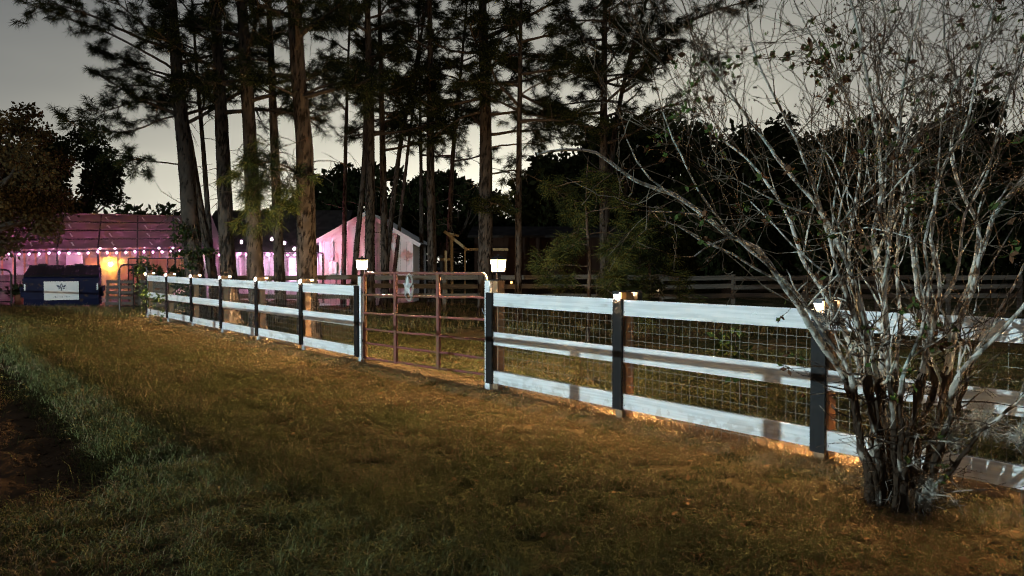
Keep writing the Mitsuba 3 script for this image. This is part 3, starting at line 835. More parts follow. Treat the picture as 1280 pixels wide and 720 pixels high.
    base = np.stack([2.92 + 0.28 * np.cos(a) * r.random(k), 5.62 + 0.22 * np.sin(a) * r.random(k), 0.05 + 0.25 * r.random(k)], 1)
    dd = np.stack([np.cos(a), np.sin(a), r.uniform(-0.5, 0.9, k)], 1)
    L = (0.06 + 0.30 * r.random(k) ** 2)[:, None]
    pts = np.stack([base, base + dd * L * 0.5 + r.normal(0, 0.015, (k, 3)), base + dd * L + np.array([0, 0, -0.06]) + r.normal(0, 0.03, (k, 3))], 1)
    v, f = tubes_batch(pts, np.tile([0.0028, 0.0024, 0.0016], (k, 1)), 3)
    obj('root_tangle', (v, f), 'old_bark', t, kind='stuff')
    # grey tangles of air plant caught in the low branches
    for c, sz in (((3.28, 5.35, 0.72), 0.12), ((3.12, 5.45, 0.60), 0.10), ((2.30, 5.5, 1.42), 0.08), ((3.45, 5.2, 0.66), 0.10)):
        k = 150
        d = r.normal(0, 1, (k, 3)); d /= np.linalg.norm(d, axis=1, keepdims=True)
        c = np.array(c)
        b = c + d * sz * 0.25 * r.random((k, 1))
        pts = np.stack([b, b + d * sz * 0.5 + r.normal(0, 0.02, (k, 3)), b + d * sz + r.normal(0, 0.035, (k, 3))], 1)
        v, f = tubes_batch(pts, np.tile([0.0022, 0.0019, 0.0012], (k, 1)), 3)
        q = obj('air_plant', (v, f), 'lichen_bark')
        tag(q, AIR.pop(0), 'plant', 'grey air plants in the bare shrub', 'stuff' if False else None)
    return len(P)


AIR = ['grey stringy air plant tangled low in the right side of the bare shrub', 'small grey air plant tangle in the middle of the bare shrub near its foot',
       'tiny grey air plant on the leftmost stem of the bare shrub, by the post light', 'grey air plant tangle on the low branch reaching right from the bare shrub']
N_TWIG = build_shrub()
# ------------------------------------------------------------------ pines
TRUNKS = {
 'T1': (0.54, [(-9.59, 23.5, 0.44), (-9.71, 23.5, 2.51), (-9.87, 23.5, 4.92), (-10.07, 23.5, 7.32), (-10.21, 23.5, 9.7)]),
 'T1b': (0.2, [(-9.82, 25.5, 0.46), (-9.95, 25.5, 2.57), (-10.1, 25.5, 5.19), (-10.28, 25.5, 7.79), (-10.43, 25.5, 10.37)]),
 'T1c': (0.3, [(-9.38, 24.6, 0.3), (-9.61, 24.6, 2.03), (-9.89, 24.6, 3.55), (-10.17, 24.6, 5.57), (-10.45, 24.6, 7.08)]),
 'T2': (0.4, [(-7.23, 20.0, 0.55), (-7.34, 20.0, 1.79), (-7.43, 20.0, 4.46), (-7.52, 20.0, 6.91), (-7.6, 20.0, 8.53)]),
 'T3': (0.38, [(-6.09, 18.5, 0.59), (-6.14, 18.5, 1.79), (-6.21, 18.5, 4.27), (-6.3, 18.5, 6.15), (-6.39, 18.5, 8.03)]),
 'T4': (0.31, [(-6.88, 23.0, 0.47), (-6.92, 23.0, 1.78), (-7.01, 23.0, 4.86), (-7.08, 23.0, 7.21), (-7.15, 23.0, 9.54)]),
 'T5': (0.43, [(-4.47, 17.0, 0.56), (-4.5, 17.0, 1.62), (-4.53, 17.0, 4.07), (-4.67, 17.0, 6.15), (-4.74, 17.0, 7.53)]),
 'T6': (0.2, [(-6.99, 32.0, 0.27), (-6.95, 32.0, 1.76), (-6.84, 32.0, 6.7), (-6.69, 32.0, 10.61), (-6.61, 32.0, 12.55)]),
 'T7': (0.2, [(-5.56, 27.0, 0.38), (-5.47, 27.0, 1.75), (-5.14, 27.0, 5.27), (-5.04, 27.0, 8.14), (-4.91, 27.0, 10.88)]),
 'T8': (0.34, [(-4.79, 26.0, 0.35), (-4.78, 26.0, 1.78), (-4.73, 26.0, 5.78), (-4.77, 26.0, 8.43), (-4.81, 26.0, 10.54)]),
 'T9': (0.28, [(-4.58, 28.0, 0.32), (-4.6, 28.0, 1.77), (-4.66, 28.0, 6.09), (-4.71, 28.0, 8.94), (-4.75, 28.0, 11.21)]),
 'T10': (0.22, [(-5.03, 30.0, 0.28), (-4.87, 30.0, 1.74), (-4.32, 30.0, 6.24), (-3.69, 30.0, 9.45), (-3.25, 30.0, 11.88)]),
 'T11': (0.17, [(-5.16, 33.0, 0.23), (-4.98, 33.0, 1.73), (-4.38, 33.0, 6.85), (-3.99, 33.0, 9.88), (-3.71, 33.0, 12.89)]),
 'T12': (0.19, [(-3.98, 34.0, 0.18), (-3.97, 34.0, 1.76), (-3.99, 34.0, 7.0), (-4.04, 34.0, 10.47), (-4.07, 34.0, 13.22)]),
 'T13': (0.34, [(-2.87, 28.0, 0.24), (-2.89, 28.0, 2.06), (-2.94, 28.0, 6.09), (-2.93, 28.0, 8.94), (-2.95, 28.0, 11.21)]),
 'T14': (0.23, [(-2.75, 32.0, 0.27), (-2.65, 32.0, 1.76), (-2.4, 32.0, 6.7), (-2.13, 32.0, 9.31), (-1.83, 32.0, 12.55)]),
 'T15': (0.46, [(-0.82, 24.0, 0.21), (-0.82, 24.0, 2.03), (-0.81, 24.0, 5.48), (-0.86, 24.0, 7.93), (-0.91, 24.0, 9.87)]),
 'T16': (0.2, [(0.18, 22.0, 0.3), (0.18, 22.0, 1.78), (0.2, 22.0, 5.18), (0.23, 22.0, 7.42), (0.25, 22.0, 9.2)]),
 'T17': (0.3, [(2.91, 24.0, 0.29), (2.88, 24.0, 1.78), (2.82, 24.0, 4.99), (2.83, 24.0, 7.93), (2.85, 24.0, 9.87)]),
 'T18': (0.24, [(3.13, 27.0, 0.29), (3.23, 27.0, 2.61), (3.55, 27.0, 6.21), (4.09, 27.0, 8.96), (4.64, 27.0, 10.88)]),
}
HERO={
 'T1': [ (0.07,[(-10.23, 23.5, 8.23), (-11.07, 23.0, 8.49), (-11.97, 22.5, 8.87), (-13.04, 22.0, 9.16)]), (0.05,[(-10.26, 23.5, 7.68), (-11.44, 22.8, 8.32), (-12.55, 22.3, 8.74), (-13.43, 21.9, 9.04)]), (0.045,[(-10.2, 23.5, 7.27), (-11.47, 23.8, 7.76), (-12.84, 24.1, 8.39)]), (0.04,[(-10.11, 23.5, 6.84), (-10.85, 23.0, 7.02), (-11.54, 22.5, 6.81)]), (0.04,[(-10.09, 23.5, 6.56), (-10.67, 23.1, 6.64), (-11.19, 22.7, 6.44), (-11.9, 22.5, 6.17), (-12.48, 22.3, 6.18)]), (0.04,[(-9.99, 23.5, 6.29), (-10.53, 23.3, 6.09), (-11.3, 22.9, 5.73), (-12.03, 22.5, 5.6), (-12.56, 22.3, 5.77), (-12.83, 22.1, 5.91)]), (0.035,[(-9.87, 23.5, 4.78), (-10.34, 23.1, 4.8), (-11.03, 22.8, 4.85), (-11.57, 22.5, 5.07)]) ],
 'T5': [ (0.08,[(-4.66, 17.0, 6.7), (-4.3, 16.8, 6.92), (-3.94, 16.6, 7.09), (-3.55, 16.4, 7.33)]), (0.05,[(-4.57, 17.0, 5.46), (-4.0, 16.6, 5.57), (-3.51, 16.3, 5.64), (-3.04, 16.0, 5.65)]), (0.045,[(-4.61, 17.0, 5.35), (-4.94, 16.6, 5.51), (-5.28, 16.2, 5.55)]), (0.05,[(-4.52, 17.0, 3.48), (-4.7, 16.8, 3.77), (-5.01, 16.5, 3.88), (-5.4, 16.2, 3.9)]), (0.025,[(-4.52, 17.0, 3.37), (-4.93, 16.6, 3.37), (-5.15, 16.4, 3.55), (-5.37, 16.2, 3.36)]) ],
 'T13': [ (0.05,[(-2.85, 28.0, 6.8), (-1.98, 27.5, 6.88), (-1.11, 27.0, 7.01)]), (0.05,[(-2.93, 28.0, 8.37), (-3.81, 27.5, 7.92), (-4.71, 27.0, 7.45)]) ],
 'T9': [ (0.05,[(-4.66, 28.0, 6.95), (-3.39, 27.5, 7.56), (-2.44, 27.0, 7.92)]), (0.04,[(-4.66, 28.0, 6.09), (-3.39, 27.5, 6.58), (-2.33, 27.0, 6.76)]) ],
 'T15': [ (0.1,[(-0.84, 24.0, 8.71), (0.0, 23.5, 8.99), (0.71, 23.0, 9.26), (1.5, 22.6, 9.59)]), (0.05,[(-0.81, 24.0, 8.12), (0.24, 23.5, 8.13), (1.41, 23.0, 7.86)]), (0.06,[(-0.79, 24.0, 6.36), (0.0, 23.5, 6.36), (1.18, 23.0, 6.03), (2.56, 22.6, 5.61)]), (0.04,[(-0.79, 24.0, 5.36), (0.0, 23.6, 5.37), (1.43, 23.2, 5.55)]), (0.04,[(-0.84, 24.0, 4.5), (0.0, 23.5, 4.59), (1.18, 23.0, 4.03), (1.69, 22.8, 3.62)]), (0.05,[(-0.89, 24.0, 6.46), (-1.7, 23.6, 6.14), (-2.5, 23.2, 5.41)]) ],
 'T16': [ (0.03,[(0.2, 22.0, 3.33), (-0.34, 21.7, 3.4), (-0.75, 21.5, 3.43)]), (0.03,[(0.2, 22.0, 6.52), (1.33, 21.6, 6.99), (2.17, 21.2, 7.04)]) ],
 'T17': [ (0.05,[(2.81, 24.0, 7.54), (1.94, 23.6, 7.78), (1.19, 23.3, 7.87), (0.0, 23.0, 7.86)]), (0.05,[(2.81, 24.0, 5.82), (1.94, 23.6, 6.02), (0.96, 23.3, 6.25), (0.0, 23.0, 6.24)]) ],
 'T18': [ (0.09,[(4.04, 27.0, 8.91), (5.13, 26.4, 9.47), (6.33, 25.8, 9.95), (7.6, 25.2, 10.2)]), (0.04,[(4.42, 27.0, 9.51), (5.56, 26.5, 9.42), (6.39, 26.0, 8.91), (6.69, 25.6, 8.07)]) ],
}
PINE_LABEL = {
 'T1': 'dark thick pine leaning left, leftmost of the big pines, its foot wrapped in vines', 'T1b': 'thin dark pine just right of the leftmost big pine',
 'T1c': 'leaning pine stem joined low behind the leftmost big pine', 'T2': 'tall rough barked pine second of the thick trunks from the left',
 'T3': 'tall pine third of the thick trunks from the left', 'T4': 'slimmer pine set back between the third and fourth thick trunks',
 'T5': 'thick pine with orange lit bark and a low bare limb, left of the left lantern', 'T6': 'thin straight far pine standing before the left side of the pink barn',
 'T7': 'thin dark leaning pine right behind the left lantern', 'T8': 'straight pine above the left end of the red gate', 'T9': 'straight pine before the right half of the pink barn',
 'T10': 'slender pine leaning right in front of the pink barn', 'T11': 'thinnest far pine leaning right behind the gate', 'T12': 'thin straight far pine left of the pale pine behind the gate',
 'T13': 'pale barked pine standing behind the middle of the red gate', 'T14': 'thin far pine leaning right between the pale pine and the right lantern pine', 'T15': 'thick straight pine right behind the right lantern',
 'T16': 'slim pale trunked pine just right of the right lantern', 'T17': 'dark straight pine standing behind the small drooping young pine', 'T18': 'dark pine leaning right with a long limb reaching over the bare shrub'}


def needles(tp, td, r, per, ln, w, col, light):
    tp, td = np.asarray(tp), np.asarray(td)
    n = len(tp) * per
    p = np.repeat(tp, per, 0); d = np.repeat(td / np.linalg.norm(td, axis=1, keepdims=True), per, 0)
    u = r.random((n, 1))
    q = d * 0.62 + r.normal(0, 0.62, (n, 3)) + np.array([0, 0, -0.10])
    q /= np.linalg.norm(q, axis=1, keepdims=True)
    b = p - d * 0.16 * u
    L = ln * r.uniform(0.7, 1.15, (n, 1))
    side = np.cross(q, r.normal(0, 1, (n, 3))); side /= np.linalg.norm(side, axis=1, keepdims=True)
    v = np.stack([b - side * w, b + side * w, b + q * L * 0.62 + np.array([0, 0, -0.02]) + side * w * 0.5, b + q * L + np.array([0, 0, -0.05])], 1).reshape(-1, 3)
    k = (np.arange(n) * 4)[:, None]
    f = np.concatenate([k + [0, 1, 2], k + [0, 2, 3]])
    t = r.random((len(tp), 1))
    c = np.asarray(col) * (1 - t) + np.asarray(light) * t
    return v, f, np.repeat(np.repeat(c, per, 0), 4, 0)


def sub_branches(pts, tt, L, rad, r, tp, td, P, R, dens=1.0, start=0.3):
    for _ in range(int((4 + 3.2 * L) * dens)):
        k = start + (1 - start) * r.random() ** 0.7
        i = min(max(int(k * (len(pts) - 1)), 1), len(pts) - 2)
        t0 = pts[i + 1] - pts[i - 1]; t0 /= np.linalg.norm(t0)
        d = t0 * 0.8 + r.normal(0, 0.6, 3); d[2] += 0.1
        l = r.uniform(0.25, 0.8) * min(1.0, 0.4 + L * 0.3)
        q, de = curve_to(pts[i], d, l, rad, r, 0.22, 0.03, 5)
        P.append(q); R.append(np.linspace(max(rad * 0.4, 0.010), 0.005, 5))
        tp.append(q[-1]); td.append(de)
        if l > 0.4:
            tp.append(q[-2] + r.normal(0, 0.05, 3)); td.append(de + r.normal(0, 0.5, 3))
            tp.append(q[2] + r.normal(0, 0.08, 3)); td.append(de + r.normal(0, 0.7, 3))
    tp.append(pts[-1]); td.append(pts[-1] - pts[-2])


def pine(key, dia, pl, hero, seed, z_live, z_top, n_br, green=(0.020, 0.026, 0.012), light=(0.042, 0.050, 0.020), reach=1.0):
    r = np.random.default_rng(seed)
    t = thing('pine_tree', PINE_LABEL.get(key), 'tree', 'tall pines behind the fence')
    pl = [list(q) for q in pl]
    lean = (np.array(pl[-1]) - np.array(pl[-2])); lean /= lean[2]
    base = np.array(pl[0]) - (np.array(pl[1]) - np.array(pl[0])) / max(pl[1][2] - pl[0][2], .1) * (pl[0][2] + 0.3)
    top = np.array(pl[-1]) + lean * (z_top - pl[-1][2])
    pts, tt, L = resample([base.tolist(), *pl, top.tolist()], 0.11)
    z = pts[:, 2]
    rr = dia / 2 * (1 - 0.80 * np.clip(z / z_top, 0, 1) ** 1.3) * (1 + 0.35 * np.exp(-np.maximum(z, 0) / 0.35))
    rr *= 1.06
    n = 22 if dia > 0.25 else 12
    P3 = pts[:, None] + 0 * np.zeros((1, n, 1))
    a = np.arange(n) / n * 2 * np.pi
    fp3 = np.stack([np.cos(a)[None] * 4 + 0 * z[:, None], np.sin(a)[None] * 4 + 0 * z[:, None], z[:, None] * 2.6 + 0 * a[None]], -1)
    jit = 1 + 0.13 * (meshkit.fbm(fp3 + seed * 3.7, 4, seed) - 0.5) * 2
    v, f = tube(pts, rr, n, True, jit=jit)
    obj('trunk', (v, f), 'pine_bark', t, smooth=True)
    tp, td, P, R = [], [], [], []
    for rad, bp in hero:
        q, ht, hl = resample(bp, 0.18)
        q = q + np.r_[np.zeros((1, 3)), np.cumsum(r.normal(0, 0.012, (len(q) - 1, 3)), 0)]
        v, f = tube(q, rad * (1 - 0.75 * ht) * 0.8, 7)
        obj('branch', (v, f), 'limb_bark', t, smooth=True)
        sub_branches(q, ht, hl, rad * 0.5, r, tp, td, P, R, 1.5, 0.22)
    for k in range(n_br):
        zb = z_live + (z_top - z_live) * (k + r.random()) / n_br
        i = int(np.argmin(np.abs(z - zb)))
        az = k * 2.4 + r.normal(0, 0.5)
        frac = (zb - z_live) / (z_top - z_live)
        l = reach * (1.1 + 1.7 * (1 - frac) * r.uniform(0.55, 1.1)) * (0.6 + dia)
        d = np.array([math.cos(az), math.sin(az), r.uniform(0.0, 0.45)])
        q, de = curve_to(pts[i], d, l, 0, r, 0.09, r.uniform(-0.03, 0.05), 9)
        br = (0.016 + 0.016 * l)
        v, f = tube(q, br * (1 - 0.7 * np.linspace(0, 1, 9)), 6)
        obj('branch', (v, f), 'limb_bark', t, smooth=True)
        sub_branches(q, np.linspace(0, 1, 9), l, br, r, tp, td, P, R)
    # dead snags and thin bare twigs under the live crown
    for k in range(int(4 + 10 * dia)):
        zb = r.uniform(max(2.8, z_live - 3.5), z_live + 2)
        i = int(np.argmin(np.abs(z - zb)))
        az = r.uniform(0, 2 * np.pi)
        q, de = curve_to(pts[i], np.array([math.cos(az), math.sin(az), r.uniform(-0.25, 0.4)]), r.uniform(0.4, 1.5), 0, r, 0.24, -0.02, 5)
        P.append(q); R.append(np.linspace(0.014, 0.005, 5))
        q2, de = curve_to(q[2], de + r.normal(0, 0.6, 3), r.uniform(0.3, 0.8), 0, r, 0.25, -0.05, 5)
        P.append(q2); R.append(np.linspace(0.008, 0.004, 5))
    v, f = tubes_batch(np.array(P), np.array(R), 4)
    obj('twig', (v, f), 'limb_bark', t, kind='stuff')
    v, f, c = needles(tp, td, r, 44, 0.235, 0.0058, green, light)
    obj('crown', (v, f), 'needle', t, kind='stuff', color=c)
    return t


SPEC = {'T1': (5.8, 13, 20), 'T1b': (6.5, 11, 10), 'T1c': (6.0, 9, 5), 'T2': (5.6, 13.5, 19), 'T3': (5.4, 13, 18), 'T4': (5.8, 13, 16), 'T5': (5.2, 13, 17), 'T6': (6.8, 14, 14), 'T7': (7.5, 13, 13),
        'T8': (6.0, 15, 20), 'T9': (5.8, 14, 18), 'T10': (6.6, 14, 16), 'T11': (7, 14, 14), 'T12': (6.2, 15, 16), 'T13': (6.0, 15, 20), 'T14': (5.6, 14, 17), 'T15': (5.6, 14.5, 30), 'T16': (5.6, 12, 22), 'T17': (5.4, 13, 34), 'T18': (7.0, 13, 28)}
for i, (k, (dia, pl)) in enumerate(TRUNKS.items()):
    zl, zt, nb = SPEC[k]
    pine(k, dia, pl, HERO.get(k, []), 300 + i, zl, zt, nb)


def young_pine(x, y, h, seed, label):
    r = np.random.default_rng(seed)
    t = thing('young_pine', label, 'tree')
    z0 = float(gz(x, y)) - 0.2
    pl = [(x, y, z0), (x + 0.05, y, h * 0.4), (x - 0.03, y + 0.05, h * 0.75), (x + 0.02, y, h)]
    pts, tt, L = resample(pl, 0.12)
    v, f = tube(pts, 0.062 * (1 - 0.85 * tt), 12, True, jit=1 + r.normal(0, 0.05, (len(pts), 12)))
    obj('trunk', (v, f), 'pine_bark', t, smooth=True)
    tp, td, P, R = [], [], [], []
    for k in range(17):
        zb = 0.9 + (h - 1.1) * (k + r.random()) / 17
        i = int(np.argmin(np.abs(pts[:, 2] - zb)))
        az = k * 2.4 + r.normal(0, 0.4)
        l = (0.5 + 1.25 * (1 - zb / h) ** 0.6) * r.uniform(0.45, 1.3)
        q, de = curve_to(pts[i], np.array([math.cos(az), math.sin(az), 0.25]), l, 0, r, 0.10, -0.10, 8)
        v, f = tube(q, 0.018 * (1 - 0.7 * np.linspace(0, 1, 8)), 6)
        obj('branch', (v, f), 'limb_bark', t, smooth=True)
        sub_branches(q, None, l, 0.014, r, tp, td, P, R, 0.62, 0.3)
    v, f = tubes_batch(np.array(P), np.array(R), 4)
    obj('twig', (v, f), 'limb_bark', t, kind='stuff')
    td = np.array(td) + np.array([0, 0, -0.5])
    v, f, c = needles(tp, td, r, 46, 0.31, 0.0042, (0.026, 0.033, 0.012), (0.062, 0.068, 0.022))
    obj('crown', (v, f), 'needle', t, kind='stuff', color=c)


young_pine(1.75, 18.0, 4.3, 501, 'small drooping young pine with green lit needles beyond the fence, right of the lantern')
young_pine(3.35, 19.0, 3.2, 502, 'smaller dim young pine right of the drooping young pine')


def low_spray():
    """The lit spray of long needles hanging from the low bare limb of the fifth thick pine."""
    r = np.random.default_rng(77)
    t = 'pine_tree_006'
    tp, td, P, R = [], [], [], []
    for c in ((-5.42, 16.2, 3.85), (-5.1, 16.45, 3.4), (-5.35, 16.2, 3.1), (-5.6, 16.3, 3.3), (-4.85, 16.6, 3.15), (-5.0, 16.3, 2.85), (-5.45, 16.4, 2.7), (-4.7, 16.5, 3.4), (-5.7, 16.6, 3.6)):
        for _ in range(5):
            q, de = curve_to(np.array(c) + np.array([0, 0, 0.25]), r.normal(0, 0.5, 3) + np.array([0, 0, -0.5]), r.uniform(0.25, 0.6), 0, r, 0.2, -0.06, 5)
            P.append(q); R.append(np.linspace(0.009, 0.004, 5)); tp.append(q[-1]); td.append(de + np.array([0, 0, -0.4]))
    for _ in range(26):
        q, de = curve_to(np.array([-5.0, 16.5, 3.85]) + r.normal(0, 0.22, 3), r.normal(0, 1, 3) * np.array([1, 0.6, 0.4]) + np.array([-0.2, 0, -0.3]), r.uniform(0.4, 1.1), 0, r, 0.28, -0.10, 5)
        P.append(q); R.append(np.linspace(0.010, 0.004, 5))
    v, f = tubes_batch(np.array(P), np.array(R), 4)
    obj('dead_twig', (v, f), 'twig_bark', t, kind='stuff')
    v, f, c = needles(tp, td, r, 60, 0.27, 0.0042, (0.05, 0.062, 0.018), (0.10, 0.11, 0.03))
    obj('low_foliage', (v, f), 'needle', t, kind='stuff', color=c)


low_spray()

# ------------------------------------------------------------------ leafy trees, vines, far wood
def leaf_cloud(clumps, per, size, r, col, light, flat=0.0):
    """Diamond leaves scattered in clumps (centre, radius)."""
    C = np.array([c for c, _ in clumps]); S = np.array([q for _, q in clumps])
    n = len(C) * per
    d = r.normal(0, 1, (n, 3)); d /= np.linalg.norm(d, axis=1, keepdims=True)
    p = np.repeat(C, per, 0) + d * (r.random((n, 1)) ** 0.45) * np.repeat(S, per)[:, None] * np.array([1, 1, 0.75])
    a = r.normal(0, 1, (n, 3)) + d * 0.7 + np.array([0, 0, -flat]); a /= np.linalg.norm(a, axis=1, keepdims=True)
    b = np.cross(a, r.normal(0, 1, (n, 3))); b /= np.linalg.norm(b, axis=1, keepdims=True)
    L = size * r.uniform(0.6, 1.3, (n, 1))
    v = np.stack([p, p + a * L * 0.5 + b * L * 0.28, p + a * L, p + a * L * 0.5 - b * L * 0.28], 1).reshape(-1, 3)
    k = (np.arange(n) * 4)[:, None]
    f = np.concatenate([k + [0, 1, 2], k + [0, 2, 3]])
    t = np.clip(np.repeat(r.random(len(C)), per) * 0.6 + 0.4 * r.random(n), 0, 1)[:, None]
    c = np.asarray(col) * (1 - t) + np.asarray(light) * t
    return v, f, np.repeat(c, 4, 0)


def leafy_tree(label, x, y, h, rx, rz0, seed, n_cl, per, size, col, light, ry=None, group=None, shape=None, csize=0.2, z0=None):
    """Trunk, limbs to the clumps, leaves. The crown runs from rz0 to h."""
    r = np.random.default_rng(seed)
    t = thing('leafy_tree', label, 'tree', group)
    z0 = float(gz(x, y)) - 0.3 if z0 is None else z0
    ry = ry or rx
    clumps = []
    cz, hz = (rz0 + h) / 2, (h - rz0) / 2
    while len(clumps) < n_cl:
        q = r.uniform(-1, 1, 3)
        m = np.linalg.norm(q)
        if m > 1 or m < 0.25: continue
        wob = 0.72 + 0.5 * float(meshkit.fbm((q / m * 1.7 + seed)[None], 3, seed)[0])
        c = np.array([x + q[0] * rx * wob, y + q[1] * ry * wob, cz + q[2] * hz * wob])
        clumps.append((c, r.uniform(0.6, 1.3) * csize * (rx + hz) / 2))
    fork = np.array([x, y, max(rz0 + 0.12 * (h - rz0), 0.18 * h)])
    v, f = tube([[x, y, z0], [x + 0.05 * rx, y, (z0 + fork[2]) / 2], fork], [0.05 * h * 0.9, 0.04 * h, 0.03 * h], 10)
    obj('trunk', (v, f), 'limb_bark', t, smooth=True)
    P, R = [], []
    for c, q in clumps[::2]:
        mid = fork * 0.45 + c * 0.55 + r.normal(0, 0.08 * rx, 3) + np.array([0, 0, -0.05 * h])
        P.append(resample([fork, mid, c], 0.2)[0][np.linspace(0, len(resample([fork, mid, c], 0.2)[0]) - 1, 5).astype(int)]); R.append(np.linspace(0.011 * h, 0.003 * h, 5))
    v, f = tubes_batch(np.array(P), np.array(R), 5)
    obj('limbs', (v, f), 'limb_bark', t, kind='stuff')
    v, f, c = leaf_cloud(clumps, per, size, r, col, light, 0.3)
    obj('crown', (v, f), 'needle', t, kind='stuff', color=c)


leafy_tree('big bushy tree at the left edge, warm light painted into its brown drooping foliage', -20.3, 28.5, 8.3, 4.3, 2.3, 601, 130, 300, 0.17, (0.045, 0.034, 0.016), (0.115, 0.078, 0.034), csize=0.19)  # browner leaf colours stand in for warm light on this crown
leafy_tree('dark rounded tree behind the pavilion roof, right of the brown bushy tree', -21.4, 36.5, 8.4, 2.9, 3.0, 602, 64, 260, 0.22, (0.020, 0.026, 0.012), (0.042, 0.050, 0.020), csize=0.2)
leafy_tree('dark broad tree behind the pink barn, left part of the crown mass', -9.3, 52, 8.0, 4.6, 2.6, 603, 38, 190, 0.42, (0.020, 0.026, 0.012), (0.042, 0.050, 0.020), group='dark trees behind the barn')
leafy_tree('dark broad tree behind the pink barn, tallest of the crown mass', -4.5, 50, 7.9, 3.2, 2.0, 604, 50, 210, 0.40, (0.020, 0.026, 0.012), (0.042, 0.050, 0.020), group='dark trees behind the barn')
leafy_tree('dark tree left of the barn between the pine trunks', -13.0, 55, 9.0, 3.4, 2.5, 605, 50, 150, 0.42, (0.020, 0.026, 0.012), (0.042, 0.050, 0.020), group='dark trees behind the barn')
leafy_tree('far dark tree low in the gap left of the right lantern', -1.6, 58, 7.0, 3.6, 0.5, 606, 60, 190, 0.42, (0.020, 0.026, 0.012), (0.042, 0.050, 0.020), group='dark trees behind the barn')
DARK = 'dark trees of the wood behind the shrub'
k = 0
for x, y, h, rx in ((3.2, 50, 9.2, 3.2), (6.6, 48, 10.6, 3.2), (9.6, 50, 11.4, 3.2), (12.8, 46, 9.8, 3.2), (15.6, 49, 10.6, 3.0), (18.6, 46, 9.4, 2.9), (21.6, 47, 10.6, 3.1), (24.6, 45, 10.4, 3.2), (28.2, 46, 11.2, 3.3), (31.6, 45, 10.6, 3.2), (35, 46, 11, 3.4)):
    leafy_tree(['dark tree of the wood nearest the young pine', 'tall dark tree of the wood, second from its left end', 'tallest dark tree of the wood, rising left of the shrub crown', 'dark tree of the wood, fourth from its left end',
                'dark tree of the wood behind the left part of the shrub', 'lowest dark tree of the wood behind the shrub', 'dark tree of the wood right behind the middle of the shrub', 'dark tree of the wood behind the right part of the shrub',
                'dark tree of the wood at the right edge', 'dark tree of the wood past the right edge', 'last dark tree of the wood outside the right edge'][k],
               x, y, h, rx, 0.4, 620 + k, 80, 150, 0.46, (0.020, 0.026, 0.012), (0.042, 0.050, 0.020), ry=2.5, group=DARK, csize=0.26)
    k += 1


def far_wood():
    r = np.random.default_rng(650)
    cl = []
    for x in np.arange(-75, 80, 1.3):
        h = 4.6 + 2.2 * float(meshkit.fbm(np.array([[x * 0.12, 1.0, 0]]), 3, 5)[0]) + (3.0 if x > 2 else 0)
        for z in np.arange(0.4, h, 1.3):
            cl.append((np.array([x + r.normal(0, 0.5), 70 + r.normal(0, 1.5), z + r.normal(0, 0.3)]), r.uniform(1.0, 1.6)))
    v, f, c = leaf_cloud(cl, 95, 0.62, r, (0.020, 0.026, 0.012), (0.042, 0.050, 0.020))
    k = obj('far_wood', (v, f), 'needle', color=c)
    tag(k, 'low far line of dark woodland along the horizon', 'wood', kind='stuff')


far_wood()


def vines():
    r = np.random.default_rng(88)
    cl = [(np.array([-9.7 + r.normal(0, 0.34) - 0.3 * (z > 2.2), 23.15 + r.normal(0, 0.15), z]), r.uniform(0.14, 0.26)) for z in r.uniform(0.3, 3.0, 26)]
    t = thing('climbing_vine', 'leafy vine climbing the foot of the leftmost big pine', 'vine')
    v, f, c = leaf_cloud(cl, 42, 0.12, r, (0.018, 0.026, 0.010), (0.045, 0.060, 0.022), 0.5)
    obj('foliage', (v, f), 'needle', t, kind='stuff', color=c)
    m = MB()
    for k in range(5):
        a = r.uniform(0, 6.28)
        m.tube([(-9.65 + 0.33 * math.cos(a + z * 0.8), 23.45 - 0.33 * abs(math.sin(a + z * 0.8)), z) for z in np.linspace(0, 3, 14)], 0.012, 5)
    obj('stem', m, 'limb_bark', t)


vines()


def saplings():
    r = np.random.default_rng(89)
    for i, (x, y, h, lb) in enumerate(((-12.2, 25.4, 1.9, 'thin leafy sapling behind the far end of the white fence'), (-10.9, 23.2, 1.0, 'small green weed plant behind the left fence, by the pink box'), (2.9, 9.9, 0.9, 'low bright green seedling behind the wire right of the gate'))):
        t = thing('sapling', lb, 'plant')
        z = float(gz(x, y))
        pts = [(x + 0.05 * math.sin(k * 2.0 + i), y, z + h * k) for k in np.linspace(0, 1, 6)]
        obj('stem', MB().tube(pts, np.linspace(0.016, 0.005, 6), 5), 'limb_bark', t)
        cl = [(np.array(pts[int(q)]) + r.normal(0, 0.12, 3), 0.16) for q in r.integers(2, 6, 9)]
        v, f, c = leaf_cloud(cl, 14, 0.11, r, (0.04, 0.06, 0.02), (0.09, 0.12, 0.035), 0.4)
        obj('foliage', (v, f), 'needle', t, kind='stuff', color=c)


saplings()
# ------------------------------------------------------------------ far plank fence and its small lamps
def far_fence():
    r = np.random.default_rng(91)
    t = thing('plank_fence', 'weathered three board plank fence running behind the pines across the pasture', 'fence')
    xs = np.arange(-9.6, 19.5, 2.44)
    for i, x in enumerate(xs):
        y = 26.0 + 0.01 * x
        z = float(gz(x, y))
        obj('post', MB().box(x - 0.06, x + 0.06, y + 0.02, y + 0.13, z - 0.3, 1.42 + r.normal(0, 0.02)), 'weathered_wood', t)
        if i + 1 < len(xs):
            for zb in (0.62, 0.94, 1.24):
                a, b = r.normal(0, 0.02, 2)
                obj('board', MB().beam((x + 0.01, y, zb + 0.075 + a), (xs[i + 1] - 0.01, y, zb + 0.075 + b), 0.03, 0.15), 'weathered_wood', t)


far_fence()


